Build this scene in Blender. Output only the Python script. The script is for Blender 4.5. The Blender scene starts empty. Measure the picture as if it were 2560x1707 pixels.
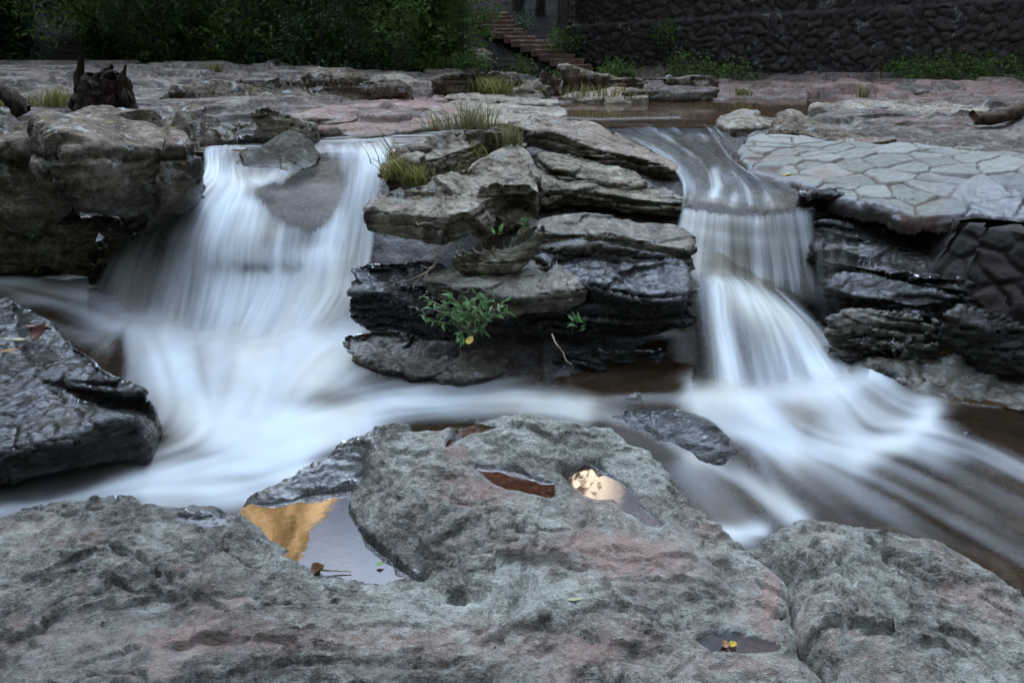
import bpy, bmesh, math, random
import numpy as np
from mathutils import Vector

# ---------------------------------------------------------------- camera, sky, sun, exposure
scene = bpy.context.scene
COL = scene.collection
CAM_H = 2.1
PITCH = math.radians(21.7)
FOC = 796.4                      # 28 mm lens on a 36 mm sensor, 1024 px wide

cam_data = bpy.data.cameras.new("camera")
cam_data.lens = 28.0
cam_data.sensor_width = 36.0
cam_data.clip_start = 0.05
cam_data.clip_end = 600.0
cam = bpy.data.objects.new("camera", cam_data)
COL.objects.link(cam)
cam.location = (0, 0, CAM_H)
cam.rotation_euler = (math.radians(90) - PITCH, 0, 0)
scene.camera = cam

SUN_AZ, SUN_EL = math.radians(125), math.radians(24)     # behind the camera, to the right
world = bpy.data.worlds.new("World")
scene.world = world
world.use_nodes = True
wn = world.node_tree
wn.nodes.clear()
w_out = wn.nodes.new("ShaderNodeOutputWorld")
w_bg = wn.nodes.new("ShaderNodeBackground")
w_sky = wn.nodes.new("ShaderNodeTexSky")
w_sky.sky_type = 'NISHITA'
w_sky.sun_disc = False
w_sky.sun_elevation = SUN_EL
w_sky.sun_rotation = SUN_AZ
w_sky.air_density = 1.0
w_sky.dust_density = 0.7
w_sky.ozone_density = 1.6
# thin white cloud drifting in the sky
w_tc = wn.nodes.new("ShaderNodeTexCoord")
w_map = wn.nodes.new("ShaderNodeMapping")
w_map.inputs['Scale'].default_value = (1.2, 1.2, 2.4)
w_noise = wn.nodes.new("ShaderNodeTexNoise")
w_noise.inputs['Scale'].default_value = 1.7
w_noise.inputs['Detail'].default_value = 5
w_ramp = wn.nodes.new("ShaderNodeValToRGB")
w_ramp.color_ramp.elements[0].position = 0.38
w_ramp.color_ramp.elements[1].position = 0.72
w_ramp.color_ramp.elements[0].color = (0.03, 0.03, 0.03, 1)
w_ramp.color_ramp.elements[1].color = (0.5, 0.5, 0.5, 1)
w_mix = wn.nodes.new("ShaderNodeMixRGB")
w_mix.inputs['Color2'].default_value = (11.0, 12.0, 13.6, 1)
wn.links.new(w_tc.outputs['Generated'], w_map.inputs['Vector'])
wn.links.new(w_map.outputs['Vector'], w_noise.inputs['Vector'])
wn.links.new(w_noise.outputs['Fac'], w_ramp.inputs['Fac'])
wn.links.new(w_ramp.outputs['Color'], w_mix.inputs['Fac'])
wn.links.new(w_sky.outputs['Color'], w_mix.inputs['Color1'])
# one sunlit cream cloud low over the valley ahead
w_dot = wn.nodes.new("ShaderNodeVectorMath")
w_dot.operation = 'DOT_PRODUCT'
w_nrm = wn.nodes.new("ShaderNodeVectorMath")
w_nrm.operation = 'NORMALIZE'
wn.links.new(w_tc.outputs['Generated'], w_nrm.inputs[0])
wn.links.new(w_nrm.outputs[0], w_dot.inputs[0])
_a, _e = math.radians(3.6), math.radians(31.4)
w_dot.inputs[1].default_value = (math.sin(_a) * math.cos(_e), math.cos(_a) * math.cos(_e), math.sin(_e))
w_cr = wn.nodes.new("ShaderNodeValToRGB")
w_cr.color_ramp.elements[0].position = 0.9979
w_cr.color_ramp.elements[0].color = (0, 0, 0, 1)
w_cr.color_ramp.elements[1].position = 0.9991
w_cr.color_ramp.elements[1].color = (1, 1, 1, 1)
w_n2 = wn.nodes.new("ShaderNodeTexNoise")
w_n2.inputs['Scale'].default_value = 9.0
w_n2.inputs['Detail'].default_value = 5
wn.links.new(w_nrm.outputs[0], w_n2.inputs['Vector'])
w_add = wn.nodes.new("ShaderNodeMath")
w_add.operation = 'MULTIPLY_ADD'
w_add.inputs[1].default_value = 0.0016
wn.links.new(w_n2.outputs['Fac'], w_add.inputs[0])
w_off = wn.nodes.new("ShaderNodeMath")
w_off.operation = 'SUBTRACT'
w_off.inputs[1].default_value = 0.0008
wn.links.new(w_dot.outputs['Value'], w_off.inputs[0])
wn.links.new(w_off.outputs[0], w_add.inputs[2])
wn.links.new(w_add.outputs[0], w_cr.inputs['Fac'])
w_mix2 = wn.nodes.new("ShaderNodeMixRGB")
w_mix2.inputs['Color2'].default_value = (42.0, 35.0, 26.0, 1)
wn.links.new(w_cr.outputs['Color'], w_mix2.inputs['Fac'])
wn.links.new(w_mix.outputs['Color'], w_mix2.inputs['Color1'])
# bright lobe added to the unseen sky ahead, shaped as soft directional light
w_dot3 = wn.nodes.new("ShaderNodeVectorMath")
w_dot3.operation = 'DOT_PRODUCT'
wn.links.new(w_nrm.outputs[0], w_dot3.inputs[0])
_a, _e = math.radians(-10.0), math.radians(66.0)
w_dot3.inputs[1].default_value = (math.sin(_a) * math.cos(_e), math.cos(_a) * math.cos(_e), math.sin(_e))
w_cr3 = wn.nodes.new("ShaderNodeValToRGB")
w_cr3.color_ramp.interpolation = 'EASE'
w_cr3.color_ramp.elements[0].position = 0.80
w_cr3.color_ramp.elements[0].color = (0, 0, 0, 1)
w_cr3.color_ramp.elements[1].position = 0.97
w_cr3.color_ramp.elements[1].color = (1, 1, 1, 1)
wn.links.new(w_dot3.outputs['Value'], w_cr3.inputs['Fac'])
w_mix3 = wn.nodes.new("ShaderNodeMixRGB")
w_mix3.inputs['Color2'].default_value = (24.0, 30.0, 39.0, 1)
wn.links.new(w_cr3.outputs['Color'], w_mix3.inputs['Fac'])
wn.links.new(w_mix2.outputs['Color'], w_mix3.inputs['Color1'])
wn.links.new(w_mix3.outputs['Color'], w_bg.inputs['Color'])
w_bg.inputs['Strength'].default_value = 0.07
wn.links.new(w_bg.outputs['Background'], w_out.inputs['Surface'])

sun_data = bpy.data.lights.new("sun", 'SUN')
sun_data.energy = 5.0
sun_data.angle = math.radians(0.5)
sun_data.color = (1.0, 0.80, 0.56)
sun = bpy.data.objects.new("sun", sun_data)
COL.objects.link(sun)
_to_sun = Vector((math.sin(SUN_AZ) * math.cos(SUN_EL), math.cos(SUN_AZ) * math.cos(SUN_EL), math.sin(SUN_EL)))
sun.rotation_euler = (-_to_sun).to_track_quat('-Z', 'Y').to_euler()
sun.location = (30, -20, 40)

scene.view_settings.view_transform = 'Standard'
scene.view_settings.look = 'None'
scene.view_settings.exposure = 1.9
scene.view_settings.gamma = 1.0
scene.render.engine = 'CYCLES'
scene.cycles.use_denoising = True
scene.cycles.max_bounces = 8
scene.cycles.diffuse_bounces = 2
scene.cycles.glossy_bounces = 3
scene.cycles.transparent_max_bounces = 14
scene.cycles.transmission_bounces = 3

# ---------------------------------------------------------------- geometry helpers
CP, SP = math.cos(PITCH), math.sin(PITCH)


def tan_row(v):
    """Downward slope of the sight line through picture row v."""
    return math.tan(PITCH + math.atan((v - 341.0) / FOC))


def ray(u, v):
    a, b = (u - 512.0) / FOC, (v - 341.0) / FOC
    return np.array([a, CP - SP * b, -SP - CP * b])


def at(u, v, z):
    d = ray(u, v)
    return np.array([0, 0, CAM_H]) + d * ((z - CAM_H) / d[2])


def aty(u, v, y):
    d = ray(u, v)
    return np.array([0, 0, CAM_H]) + d * (y / d[1])


def ats(pts):
    return np.array([at(*p) for p in pts])


def proj(P):
    x, y, z = P[..., 0], P[..., 1], P[..., 2] - CAM_H
    dep = y * CP - z * SP
    up = y * SP + z * CP
    dep = np.maximum(dep, 0.05)
    return 512 + FOC * x / dep, 341 - FOC * up / dep


# ---- noise (vectorised gradient noise)
def _hash(ix, iy, iz, seed):
    h = (ix.astype(np.uint32) * np.uint32(374761393) + iy.astype(np.uint32) * np.uint32(668265263)
         + iz.astype(np.uint32) * np.uint32(2147483647) + np.uint32((seed * 974634777 + 12345) & 0xFFFFFFFF))
    h = (h ^ (h >> np.uint32(13))) * np.uint32(1274126177)
    h = (h ^ (h >> np.uint32(16))) * np.uint32(2246822519)
    return h ^ (h >> np.uint32(15))


_G = np.random.RandomState(7).normal(size=(256, 3))
_G /= np.linalg.norm(_G, axis=1)[:, None]
_G = _G.astype(np.float32)


def perlin(P, seed=0):
    P = np.asarray(P, dtype=np.float32)
    I = np.floor(P)
    F = P - I
    I = I.astype(np.int64)
    W = F * F * F * (F * (F * 6 - 15) + 10)
    out = np.zeros(len(P), np.float32)
    for dx in (0, 1):
        wx = W[:, 0] if dx else 1 - W[:, 0]
        for dy in (0, 1):
            wy = W[:, 1] if dy else 1 - W[:, 1]
            for dz in (0, 1):
                wz = W[:, 2] if dz else 1 - W[:, 2]
                g = _G[_hash(I[:, 0] + dx, I[:, 1] + dy, I[:, 2] + dz, seed) & np.uint32(255)]
                dot = g[:, 0] * (F[:, 0] - dx) + g[:, 1] * (F[:, 1] - dy) + g[:, 2] * (F[:, 2] - dz)
                out += dot * wx * wy * wz
    return out * 1.5


def fbm(P, freq, octaves=4, seed=0, gain=0.5):
    P = np.asarray(P, dtype=np.float32)
    s, a, f = 0, 1.0, freq
    for o in range(octaves):
        s = s + a * perlin(P * f, seed + o * 17)
        a *= gain
        f *= 2.03
    return s


def ridged(P, freq, octaves=4, seed=0, gain=0.5):
    P = np.asarray(P, dtype=np.float32)
    s, a, f = 0, 1.0, freq
    for o in range(octaves):
        s = s + a * (1 - 2 * np.abs(perlin(P * f, seed + o * 13)))
        a *= gain
        f *= 2.1
    return s


def cells(P, freq, seed=0, two_d=False):
    """Nearest feature point: (F1, F2, random per cell, tilt value)."""
    Q = np.asarray(P, dtype=np.float32) * freq
    I = np.floor(Q).astype(np.int64)
    n = len(Q)
    f1 = np.full(n, 9.0, np.float32)
    f2 = np.full(n, 9.0, np.float32)
    rnd = np.zeros(n, np.float32)
    tilt = np.zeros(n, np.float32)
    for dx in (-1, 0, 1):
        for dy in (-1, 0, 1):
            for dz in ((0,) if two_d else (-1, 0, 1)):
                cx, cy, cz = I[:, 0] + dx, I[:, 1] + dy, I[:, 2] + dz
                h = _hash(cx, cy, cz, seed)
                r1 = (h & np.uint32(1023)).astype(np.float32) / 1023
                r2 = ((h >> np.uint32(10)) & np.uint32(1023)).astype(np.float32) / 1023
                r3 = ((h >> np.uint32(20)) & np.uint32(1023)).astype(np.float32) / 1023
                ex, ey = Q[:, 0] - (cx + r1), Q[:, 1] - (cy + r2)
                ez = 0 if two_d else Q[:, 2] - (cz + r3)
                d = np.sqrt(ex * ex + ey * ey + ez * ez)
                g = _G[(h >> np.uint32(3)) & np.uint32(255)]
                t = g[:, 0] * ex + g[:, 1] * ey + (0 if two_d else g[:, 2] * ez)
                near = d < f1
                f2 = np.where(near, f1, np.minimum(f2, d))
                f1 = np.where(near, d, f1)
                rnd = np.where(near, r3, rnd)
                tilt = np.where(near, t, tilt)
    return f1, f2, rnd, tilt


def sstep(x, a, b):
    t = np.clip((x - a) / (b - a), 0, 1)
    return t * t * (3 - 2 * t)


def rbf_fit(XY, Z):
    XY = np.asarray(XY, float)
    n = len(XY)
    D = np.linalg.norm(XY[:, None] - XY[None], axis=2)
    A = np.zeros((n + 3, n + 3))
    A[:n, :n] = D + np.eye(n) * -0.01
    A[:n, n] = 1
    A[:n, n + 1:] = XY
    A[n:, :n] = A[:n, n:].T
    w = np.linalg.lstsq(A, np.concatenate([Z, np.zeros(3)]), rcond=None)[0]

    def f(q):
        q = np.asarray(q, float)
        out = np.empty(len(q))
        for s in range(0, len(q), 40000):
            c = q[s:s + 40000]
            d = np.sqrt((c[:, None, 0] - XY[None, :, 0]) ** 2 + (c[:, None, 1] - XY[None, :, 1]) ** 2)
            out[s:s + 40000] = d @ w[:n] + w[n] + c @ w[n + 1:]
        return out
    return f


def seg_dist(q, poly, closed=True):
    """Distance from points q (n,2) to a polyline, and inside flag when closed."""
    n = len(poly)
    best = np.full(len(q), 1e9)
    inside = np.zeros(len(q), bool)
    for i in range(n if closed else n - 1):
        a, b = poly[i], poly[(i + 1) % n]
        ab = b - a
        t = np.clip(((q - a) @ ab) / max(ab @ ab, 1e-12), 0, 1)
        d = np.hypot(q[:, 0] - a[0] - t * ab[0], q[:, 1] - a[1] - t * ab[1])
        best = np.minimum(best, d)
        if closed:
            cond = ((a[1] > q[:, 1]) != (b[1] > q[:, 1]))
            xi = a[0] + (q[:, 1] - a[1]) / ((b[1] - a[1]) if abs(b[1] - a[1]) > 1e-12 else 1e-12) * ab[0]
            inside ^= cond & (q[:, 0] < xi)
    return best, inside


def sdist(q, poly):
    d, i = seg_dist(q, np.asarray(poly)[:, :2])
    return np.where(i, -d, d)


def smooth_loop(pts, per=6):
    """Closed Catmull-Rom through points."""
    P = np.asarray(pts, float)
    n = len(P)
    out = []
    for i in range(n):
        p0, p1, p2, p3 = P[i - 1], P[i], P[(i + 1) % n], P[(i + 2) % n]
        for k in range(per):
            t = k / per
            out.append(0.5 * (2 * p1 + (p2 - p0) * t + (2 * p0 - 5 * p1 + 4 * p2 - p3) * t * t + (3 * p1 - p0 - 3 * p2 + p3) * t ** 3))
    return np.array(out)


def make_mesh(name, V, F, mat=None, attrs=None, smooth=True, uv=None):
    V = np.asarray(V, np.float32)
    F = np.asarray(F, np.int32)
    me = bpy.data.meshes.new(name)
    k = F.shape[1]
    me.vertices.add(len(V))
    me.vertices.foreach_set("co", V.ravel())
    me.loops.add(F.size)
    me.loops.foreach_set("vertex_index", F.ravel())
    me.polygons.add(len(F))
    me.polygons.foreach_set("loop_start", np.arange(0, F.size, k, dtype=np.int32))
    me.polygons.foreach_set("loop_total", np.full(len(F), k, np.int32))
    me.update(calc_edges=True)
    if smooth:
        me.polygons.foreach_set("use_smooth", np.ones(len(F), bool))
    for key, val in (attrs or {}).items():
        a = me.attributes.new(key, 'FLOAT', 'POINT')
        a.data.foreach_set("value", np.asarray(val, np.float32))
    if uv is not None:
        l = me.uv_layers.new(name="UVMap")
        l.data.foreach_set("uv", np.asarray(uv, np.float32)[F.ravel()].ravel())
    if mat:
        me.materials.append(mat)
    me.validate()
    return me


def add(name, me, parent=None, loc=None):
    """Link a mesh whose vertices are in world space; shift its origin to loc."""
    o = bpy.data.objects.new(name, me)
    COL.objects.link(o)
    if parent is not None:
        o.parent = parent
        pl, q = np.zeros(3), parent
        while q is not None:
            pl = pl + np.array(q.location)
            q = q.parent
        if len(me.vertices):
            co = np.empty(len(me.vertices) * 3, np.float32)
            me.vertices.foreach_get("co", co)
            co = co.reshape(-1, 3) - pl
            me.vertices.foreach_set("co", co.ravel())
    elif loc is None and len(me.vertices):
        co = np.empty(len(me.vertices) * 3, np.float32)
        me.vertices.foreach_get("co", co)
        co = co.reshape(-1, 3)
        c = (co.min(0) + co.max(0)) / 2
        c[2] = co[:, 2].min()
        me.vertices.foreach_set("co", (co - c).ravel())
        o.location = c
    me.update()
    return o


def tag(o, label, cat, group=None):
    o['label'] = label
    o['category'] = cat
    o['kind'] = 'thing'
    if group:
        o['group'] = group
    return o


def struct(o, kind='structure'):
    o['kind'] = kind
    return o


def empty(name, loc, label, cat, group=None):
    o = bpy.data.objects.new(name, None)
    COL.objects.link(o)
    o.location = [float(c) for c in loc]
    o.empty_display_size = 0.1
    return tag(o, label, cat, group)


def grid_faces(ny, nx, mask=None):
    idx = np.arange(ny * nx).reshape(ny, nx)
    F = np.stack([idx[:-1, :-1], idx[:-1, 1:], idx[1:, 1:], idx[1:, :-1]], -1).reshape(-1, 4)
    if mask is None:
        return F, None
    m = mask.reshape(-1)
    F = F[m[F].all(1)]
    used = np.unique(F)
    remap = np.full(ny * nx, -1, np.int64)
    remap[used] = np.arange(len(used))
    return remap[F], used


def normals(V, F):
    N = np.zeros_like(V)
    if F.shape[1] == 4:
        fn = np.cross(V[F[:, 2]] - V[F[:, 0]], V[F[:, 3]] - V[F[:, 1]])
    else:
        fn = np.cross(V[F[:, 1]] - V[F[:, 0]], V[F[:, 2]] - V[F[:, 0]])
    for k in range(F.shape[1]):
        for c in range(3):
            N[:, c] += np.bincount(F[:, k], fn[:, c], len(V))
    return N / np.maximum(np.linalg.norm(N, axis=1), 1e-9)[:, None]


def tube(pts, rad, sides=8):
    """Tapered tube through points; returns V, quads."""
    P = np.asarray(pts, float)
    R = np.broadcast_to(np.asarray(rad, float), (len(P),))
    T = np.gradient(P, axis=0)
    T /= np.maximum(np.linalg.norm(T, axis=1), 1e-9)[:, None]
    ref = np.array([0.3, 0.2, 1.0]) if abs(T[0, 2]) < 0.8 else np.array([1.0, 0.1, 0.2])
    V = []
    for p, t, r in zip(P, T, R):
        a = np.cross(t, ref)
        a /= np.linalg.norm(a)
        b = np.cross(t, a)
        for k in range(sides):
            w = 2 * math.pi * k / sides
            V.append(p + r * (math.cos(w) * a + math.sin(w) * b))
    F = []
    for i in range(len(P) - 1):
        for k in range(sides):
            k2 = (k + 1) % sides
            F.append((i * sides + k, i * sides + k2, (i + 1) * sides + k2, (i + 1) * sides + k))
    return np.array(V), np.array(F)


def join(parts):
    Vs, Fs, n = [], [], 0
    for V, F in parts:
        Vs.append(V)
        Fs.append(F + n)
        n += len(V)
    return np.concatenate(Vs), np.concatenate(Fs)


def curve(pts, n):
    """Open Catmull-Rom resampled to n points."""
    P = np.asarray(pts, float)
    m = len(P)
    t = np.linspace(0, m - 1, n)
    i = np.clip(np.floor(t).astype(int), 0, m - 2)
    f = (t - i)[:, None]
    p0, p1, p2, p3 = P[np.maximum(i - 1, 0)], P[i], P[i + 1], P[np.minimum(i + 2, m - 1)]
    p0 = np.where((i == 0)[:, None], 2 * p1 - p2, p0)
    p3 = np.where((i == m - 2)[:, None], 2 * p2 - p1, p3)
    return 0.5 * (2 * p1 + (p2 - p0) * f + (2 * p0 - 5 * p1 + 4 * p2 - p3) * f ** 2 + (3 * p1 - p0 - 3 * p2 + p3) * f ** 3)


# ---------------------------------------------------------------- materials
class NT:
    """Small node-tree builder."""
    def __init__(self, name):
        self.mat = bpy.data.materials.new(name)
        self.mat.use_nodes = True
        self.t = self.mat.node_tree
        self.t.nodes.clear()
        self.out = self.n("ShaderNodeOutputMaterial")

    def n(self, typ, **kw):
        node = self.t.nodes.new(typ)
        for k, v in kw.items():
            setattr(node, k, v)
        return node

    def link(self, a, b):
        self.t.links.new(a, b)

    def set(self, sock, val):
        if isinstance(val, bpy.types.NodeSocket):
            self.link(val, sock)
        elif isinstance(val, (tuple, list)):
            sock.default_value = tuple(val) + ((1.0,) if len(val) == 3 and sock.type == 'RGBA' else ())
        else:
            sock.default_value = val

    def noise(self, vec, scale, detail=6, rough=0.55, distort=0.0):
        n = self.n("ShaderNodeTexNoise")
        self.set(n.inputs['Vector'], vec)
        n.inputs['Scale'].default_value = scale
        n.inputs['Detail'].default_value = detail
        n.inputs['Roughness'].default_value = rough
        n.inputs['Distortion'].default_value = distort
        return n.outputs['Fac']

    def ramp(self, fac, stops):
        n = self.n("ShaderNodeValToRGB")
        cr = n.color_ramp
        while len(cr.elements) < len(stops):
            cr.elements.new(0.5)
        for e, (p, c) in zip(cr.elements, stops):
            e.position = p
            e.color = (c, c, c, 1) if isinstance(c, (int, float)) else tuple(c) + (1,)
        self.set(n.inputs['Fac'], fac)
        return n.outputs['Color']

    def mix(self, fac, a, b, mode='MIX'):
        n = self.n("ShaderNodeMixRGB", blend_type=mode)
        self.set(n.inputs['Fac'], fac)
        self.set(n.inputs['Color1'], a)
        self.set(n.inputs['Color2'], b)
        return n.outputs['Color']

    def math(self, op, a, b=0.0, clamp=False):
        n = self.n("ShaderNodeMath", operation=op, use_clamp=clamp)
        self.set(n.inputs[0], a)
        self.set(n.inputs[1], b)
        return n.outputs[0]

    def mapping(self, vec, scale=(1, 1, 1), rot=(0, 0, 0), loc=(0, 0, 0)):
        n = self.n("ShaderNodeMapping")
        self.set(n.inputs['Vector'], vec)
        n.inputs['Scale'].default_value = scale
        n.inputs['Rotation'].default_value = rot
        n.inputs['Location'].default_value = loc
        return n.outputs['Vector']

    def attr(self, name):
        return self.n("ShaderNodeAttribute", attribute_name=name).outputs['Fac']

    def bump(self, height, strength, dist, normal=None):
        n = self.n("ShaderNodeBump")
        n.inputs['Strength'].default_value = strength
        n.inputs['Distance'].default_value = dist
        self.set(n.inputs['Height'], height)
        if normal is not None:
            self.link(normal, n.inputs['Normal'])
        return n.outputs['Normal']

    def principled(self, color, rough, normal=None, spec=0.5):
        n = self.n("ShaderNodeBsdfPrincipled")
        self.set(n.inputs['Base Color'], color)
        self.set(n.inputs['Roughness'], rough)
        self.set(n.inputs['Specular IOR Level'], spec)
        if normal is not None:
            self.link(normal, n.inputs['Normal'])
        return n.outputs['BSDF']

    def mixsh(self, fac, a, b):
        n = self.n("ShaderNodeMixShader")
        self.set(n.inputs[0], fac)
        self.link(a, n.inputs[1])
        self.link(b, n.inputs[2])
        return n.outputs[0]

    def done(self, sh):
        self.link(sh, self.out.inputs['Surface'])
        return self.mat


def rock_material(name, dark, mid, light, silt=(0.31, 0.19, 0.16), silt_amt=0.5, lichen=0.0, yellow=0.0,
                  strata=0.5, bump=1.0, wet_rough=0.16, scale=1.0, rust=0.25, film=1.1):
    m = NT(name)
    obj = m.n("ShaderNodeTexCoord").outputs['Object']
    geo = m.n("ShaderNodeNewGeometry")
    nz = m.n("ShaderNodeSeparateXYZ")
    m.link(geo.outputs['Normal'], nz.inputs[0])
    up = nz.outputs['Z']
    wet = m.attr("wet")
    silt_a = m.attr("silt")
    big = m.noise(obj, 2.1 * scale, 9, 0.62, 0.5)
    fine = m.noise(obj, 17 * scale, 8, 0.7, 0.2)
    grit = m.noise(obj, 70 * scale, 4, 0.75)
    lay = m.noise(m.mapping(obj, (1.6 * scale, 1.6 * scale, 15 * scale), (0.10, -0.06, 0)), 1.6, 7, 0.6, 0.6)
    swirl = m.noise(m.mapping(obj, (2.4 * scale, 3.6 * scale, 4.4 * scale), (0, 0, 0.25)), 2.0, 10, 0.70, 0.9)
    w9 = m.noise(m.mapping(obj, (1.0, 1.7, 2.2), (0, 0, 0.3)), 7.0 * scale, 5, 0.6, 1.6)
    ln1 = m.ramp(w9, [(0.455, 0.0), (0.49, 1.0), (0.51, 1.0), (0.545, 0.0)])
    w10 = m.noise(m.mapping(obj, (1.0, 1.4, 1.8), (0, 0, -0.4)), 21.0 * scale, 4, 0.6, 1.2)
    ln2 = m.ramp(w10, [(0.44, 0.0), (0.49, 1.0), (0.51, 1.0), (0.56, 0.0)])
    lines = m.math('ADD', m.math('MULTIPLY', ln1, 0.55), m.math('MULTIPLY', ln2, 0.35))
    lines = m.math('MULTIPLY', lines, m.ramp(big, [(0.38, 1.0), (0.62, 0.25)]))
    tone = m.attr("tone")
    steep = m.ramp(up, [(0.55, 1.0), (0.88, 0.25)])
    lay = m.math('ADD', m.math('MULTIPLY', m.math('SUBTRACT', lay, 0.5), steep), 0.5)
    v = m.math('ADD', m.math('MULTIPLY', big, 0.62), m.math('MULTIPLY', swirl, 0.38))
    v = m.math('ADD', v, m.math('MULTIPLY', m.math('SUBTRACT', fine, 0.5), 0.85))
    v = m.math('SUBTRACT', v, m.math('MULTIPLY', lines, 0.10))
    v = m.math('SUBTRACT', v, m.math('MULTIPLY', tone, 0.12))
    v = m.math('ADD', v, m.math('MULTIPLY', m.math('SUBTRACT', lay, 0.5), strata))
    col = m.ramp(v, [(0.30, dark), (0.5, mid), (0.70, light)])
    col = m.mix(m.math('MULTIPLY', m.ramp(grit, [(0.34, 1.0), (0.47, 0.0)]), 0.6), col, (0.045, 0.042, 0.036))
    col = m.mix(m.math('MULTIPLY', m.ramp(grit, [(0.56, 0.0), (0.66, 1.0)]), 0.35), col, light)
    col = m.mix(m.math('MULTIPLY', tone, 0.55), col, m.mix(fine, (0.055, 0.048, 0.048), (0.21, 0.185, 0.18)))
    # iron rust in the joints
    rs = m.ramp(m.noise(obj, 3.3 * scale, 7, 0.65, 0.8), [(0.54, 0.0), (0.66, 1.0)])
    col = m.mix(m.math('MULTIPLY', rs, rust), col, (0.16, 0.075, 0.05))
    # pale red silt lying on level places
    sm = m.ramp(m.noise(obj, 1.5 * scale, 6, 0.6, 0.4), [(0.50, 0.0), (0.64, 1.0)])
    flat = m.ramp(up, [(0.72, 0.0), (0.93, 1.0)])
    sa = m.math('MULTIPLY', m.math('MULTIPLY', sm, flat), silt_amt)
    sa = m.math('ADD', sa, m.math('MULTIPLY', silt_a, m.ramp(m.noise(obj, 9 * scale, 6, 0.7, 0.5), [(0.32, 0.0), (0.48, 1.0)])), clamp=True)
    col = m.mix(sa, col, m.mix(fine, (silt[0] * 0.75, silt[1] * 0.75, silt[2] * 0.75), (silt[0] * 1.25, silt[1] * 1.25, silt[2] * 1.25)))
    if lichen > 0:
        l1 = m.ramp(m.noise(obj, 6.5 * scale, 9, 0.72, 0.2), [(0.565, 0.0), (0.60, 1.0)])
        col = m.mix(m.math('MULTIPLY', l1, lichen), col, m.mix(grit, (0.30, 0.32, 0.30), (0.62, 0.64, 0.60)))
    if yellow > 0:
        l2 = m.ramp(m.noise(m.mapping(obj, loc=(3.1, 1.7, 0.4)), 7.0 * scale, 8, 0.72), [(0.60, 0.0), (0.64, 1.0)])
        col = m.mix(m.math('MULTIPLY', l2, yellow), col, (0.34, 0.285, 0.10))
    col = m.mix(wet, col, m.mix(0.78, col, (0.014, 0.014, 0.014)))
    rough = m.mix(wet, (0.86, 0.86, 0.86), m.ramp(fine, [(0.3, wet_rough), (0.75, wet_rough + 0.22)]))
    h = m.math('ADD', m.math('MULTIPLY', fine, 1.05), m.math('MULTIPLY', grit, 0.30))
    h = m.math('SUBTRACT', h, m.math('MULTIPLY', lines, 0.30))
    h = m.math('ADD', h, m.math('MULTIPLY', swirl, 0.9))
    h = m.math('ADD', h, m.math('MULTIPLY', lay, 0.6))
    nrm = m.bump(h, 0.85 * bump, 0.035 / scale)
    base = m.principled(col, rough, nrm, 0.25)
    # thin film of water on wet rock
    f1 = m.noise(m.mapping(obj, (2.0 * scale, 4.2 * scale, 5 * scale), (0, 0, 0.25)), 2.4, 3, 0.5, 1.0)
    f2 = m.noise(m.mapping(obj, (1.0, 2.0, 2.0), (0, 0, -0.2)), 11 * scale, 2.5, 0.5, 0.8)
    hf = m.math('ADD', f1, m.math('ADD', m.math('MULTIPLY', lay, 0.45), m.math('MULTIPLY', f2, 0.42)))
    hf = m.math('SUBTRACT', hf, m.math('MULTIPLY', ln1, 0.12))
    nw = m.bump(hf, 0.30 * bump, 0.03 / scale)
    gl = m.n("ShaderNodeBsdfGlossy")
    m.set(gl.inputs['Roughness'], m.ramp(fine, [(0.3, wet_rough), (0.75, wet_rough + 0.16)]))
    m.link(nw, gl.inputs['Normal'])
    fr = m.n("ShaderNodeFresnel")
    fr.inputs['IOR'].default_value = 1.36
    m.link(nw, fr.inputs['Normal'])
    f = m.math('MULTIPLY', m.math('MULTIPLY', fr.outputs[0], film), wet, clamp=True)
    return m.done(m.mixsh(f, base, gl.outputs[0]))


M = {}
M['fg'] = rock_material("slate_foreground", (0.10, 0.088, 0.064), (0.37, 0.36, 0.305), (0.60, 0.615, 0.55), silt=(0.48, 0.32, 0.265), silt_amt=0.45, film=2.2, lichen=0.30, rust=0.12, strata=0.5, bump=1.5, scale=1.5)
M['dry'] = rock_material("slate_dry", (0.085, 0.065, 0.045), (0.33, 0.275, 0.205), (0.60, 0.54, 0.44), silt_amt=0.30, lichen=0.5, yellow=0.12, strata=0.9)
M['lichen'] = rock_material("rock_with_lichen", (0.05, 0.036, 0.024), (0.18, 0.135, 0.095), (0.42, 0.36, 0.28), silt_amt=0.45, lichen=0.75, yellow=0.6, strata=0.5)
M['ledge'] = rock_material("slate_layers", (0.055, 0.044, 0.028), (0.25, 0.215, 0.15), (0.54, 0.50, 0.39), silt_amt=0.15, lichen=0.1, strata=1.1)
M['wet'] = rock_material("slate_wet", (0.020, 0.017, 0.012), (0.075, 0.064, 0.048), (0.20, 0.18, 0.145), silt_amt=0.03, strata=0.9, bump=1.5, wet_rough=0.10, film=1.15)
M['dark'] = rock_material("slate_dark", (0.030, 0.025, 0.018), (0.10, 0.088, 0.066), (0.25, 0.23, 0.18), silt_amt=0.0, lichen=0.1, strata=0.4)
M['bed'] = rock_material("bedrock", (0.045, 0.037, 0.030), (0.145, 0.118, 0.098), (0.32, 0.285, 0.25), film=0.5, silt_amt=0.38, lichen=0.35, yellow=0.06, strata=0.7)
_s = NT("forest_floor")
_n = _s.noise(_s.n("ShaderNodeTexCoord").outputs['Object'], 2.5, 8, 0.7)
M['soil'] = _s.done(_s.principled(_s.ramp(_n, [(0.3, (0.004, 0.0035, 0.0025)), (0.7, (0.016, 0.012, 0.008))]), 0.95, _s.bump(_n, 1.0, 0.1), 0.1))

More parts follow.
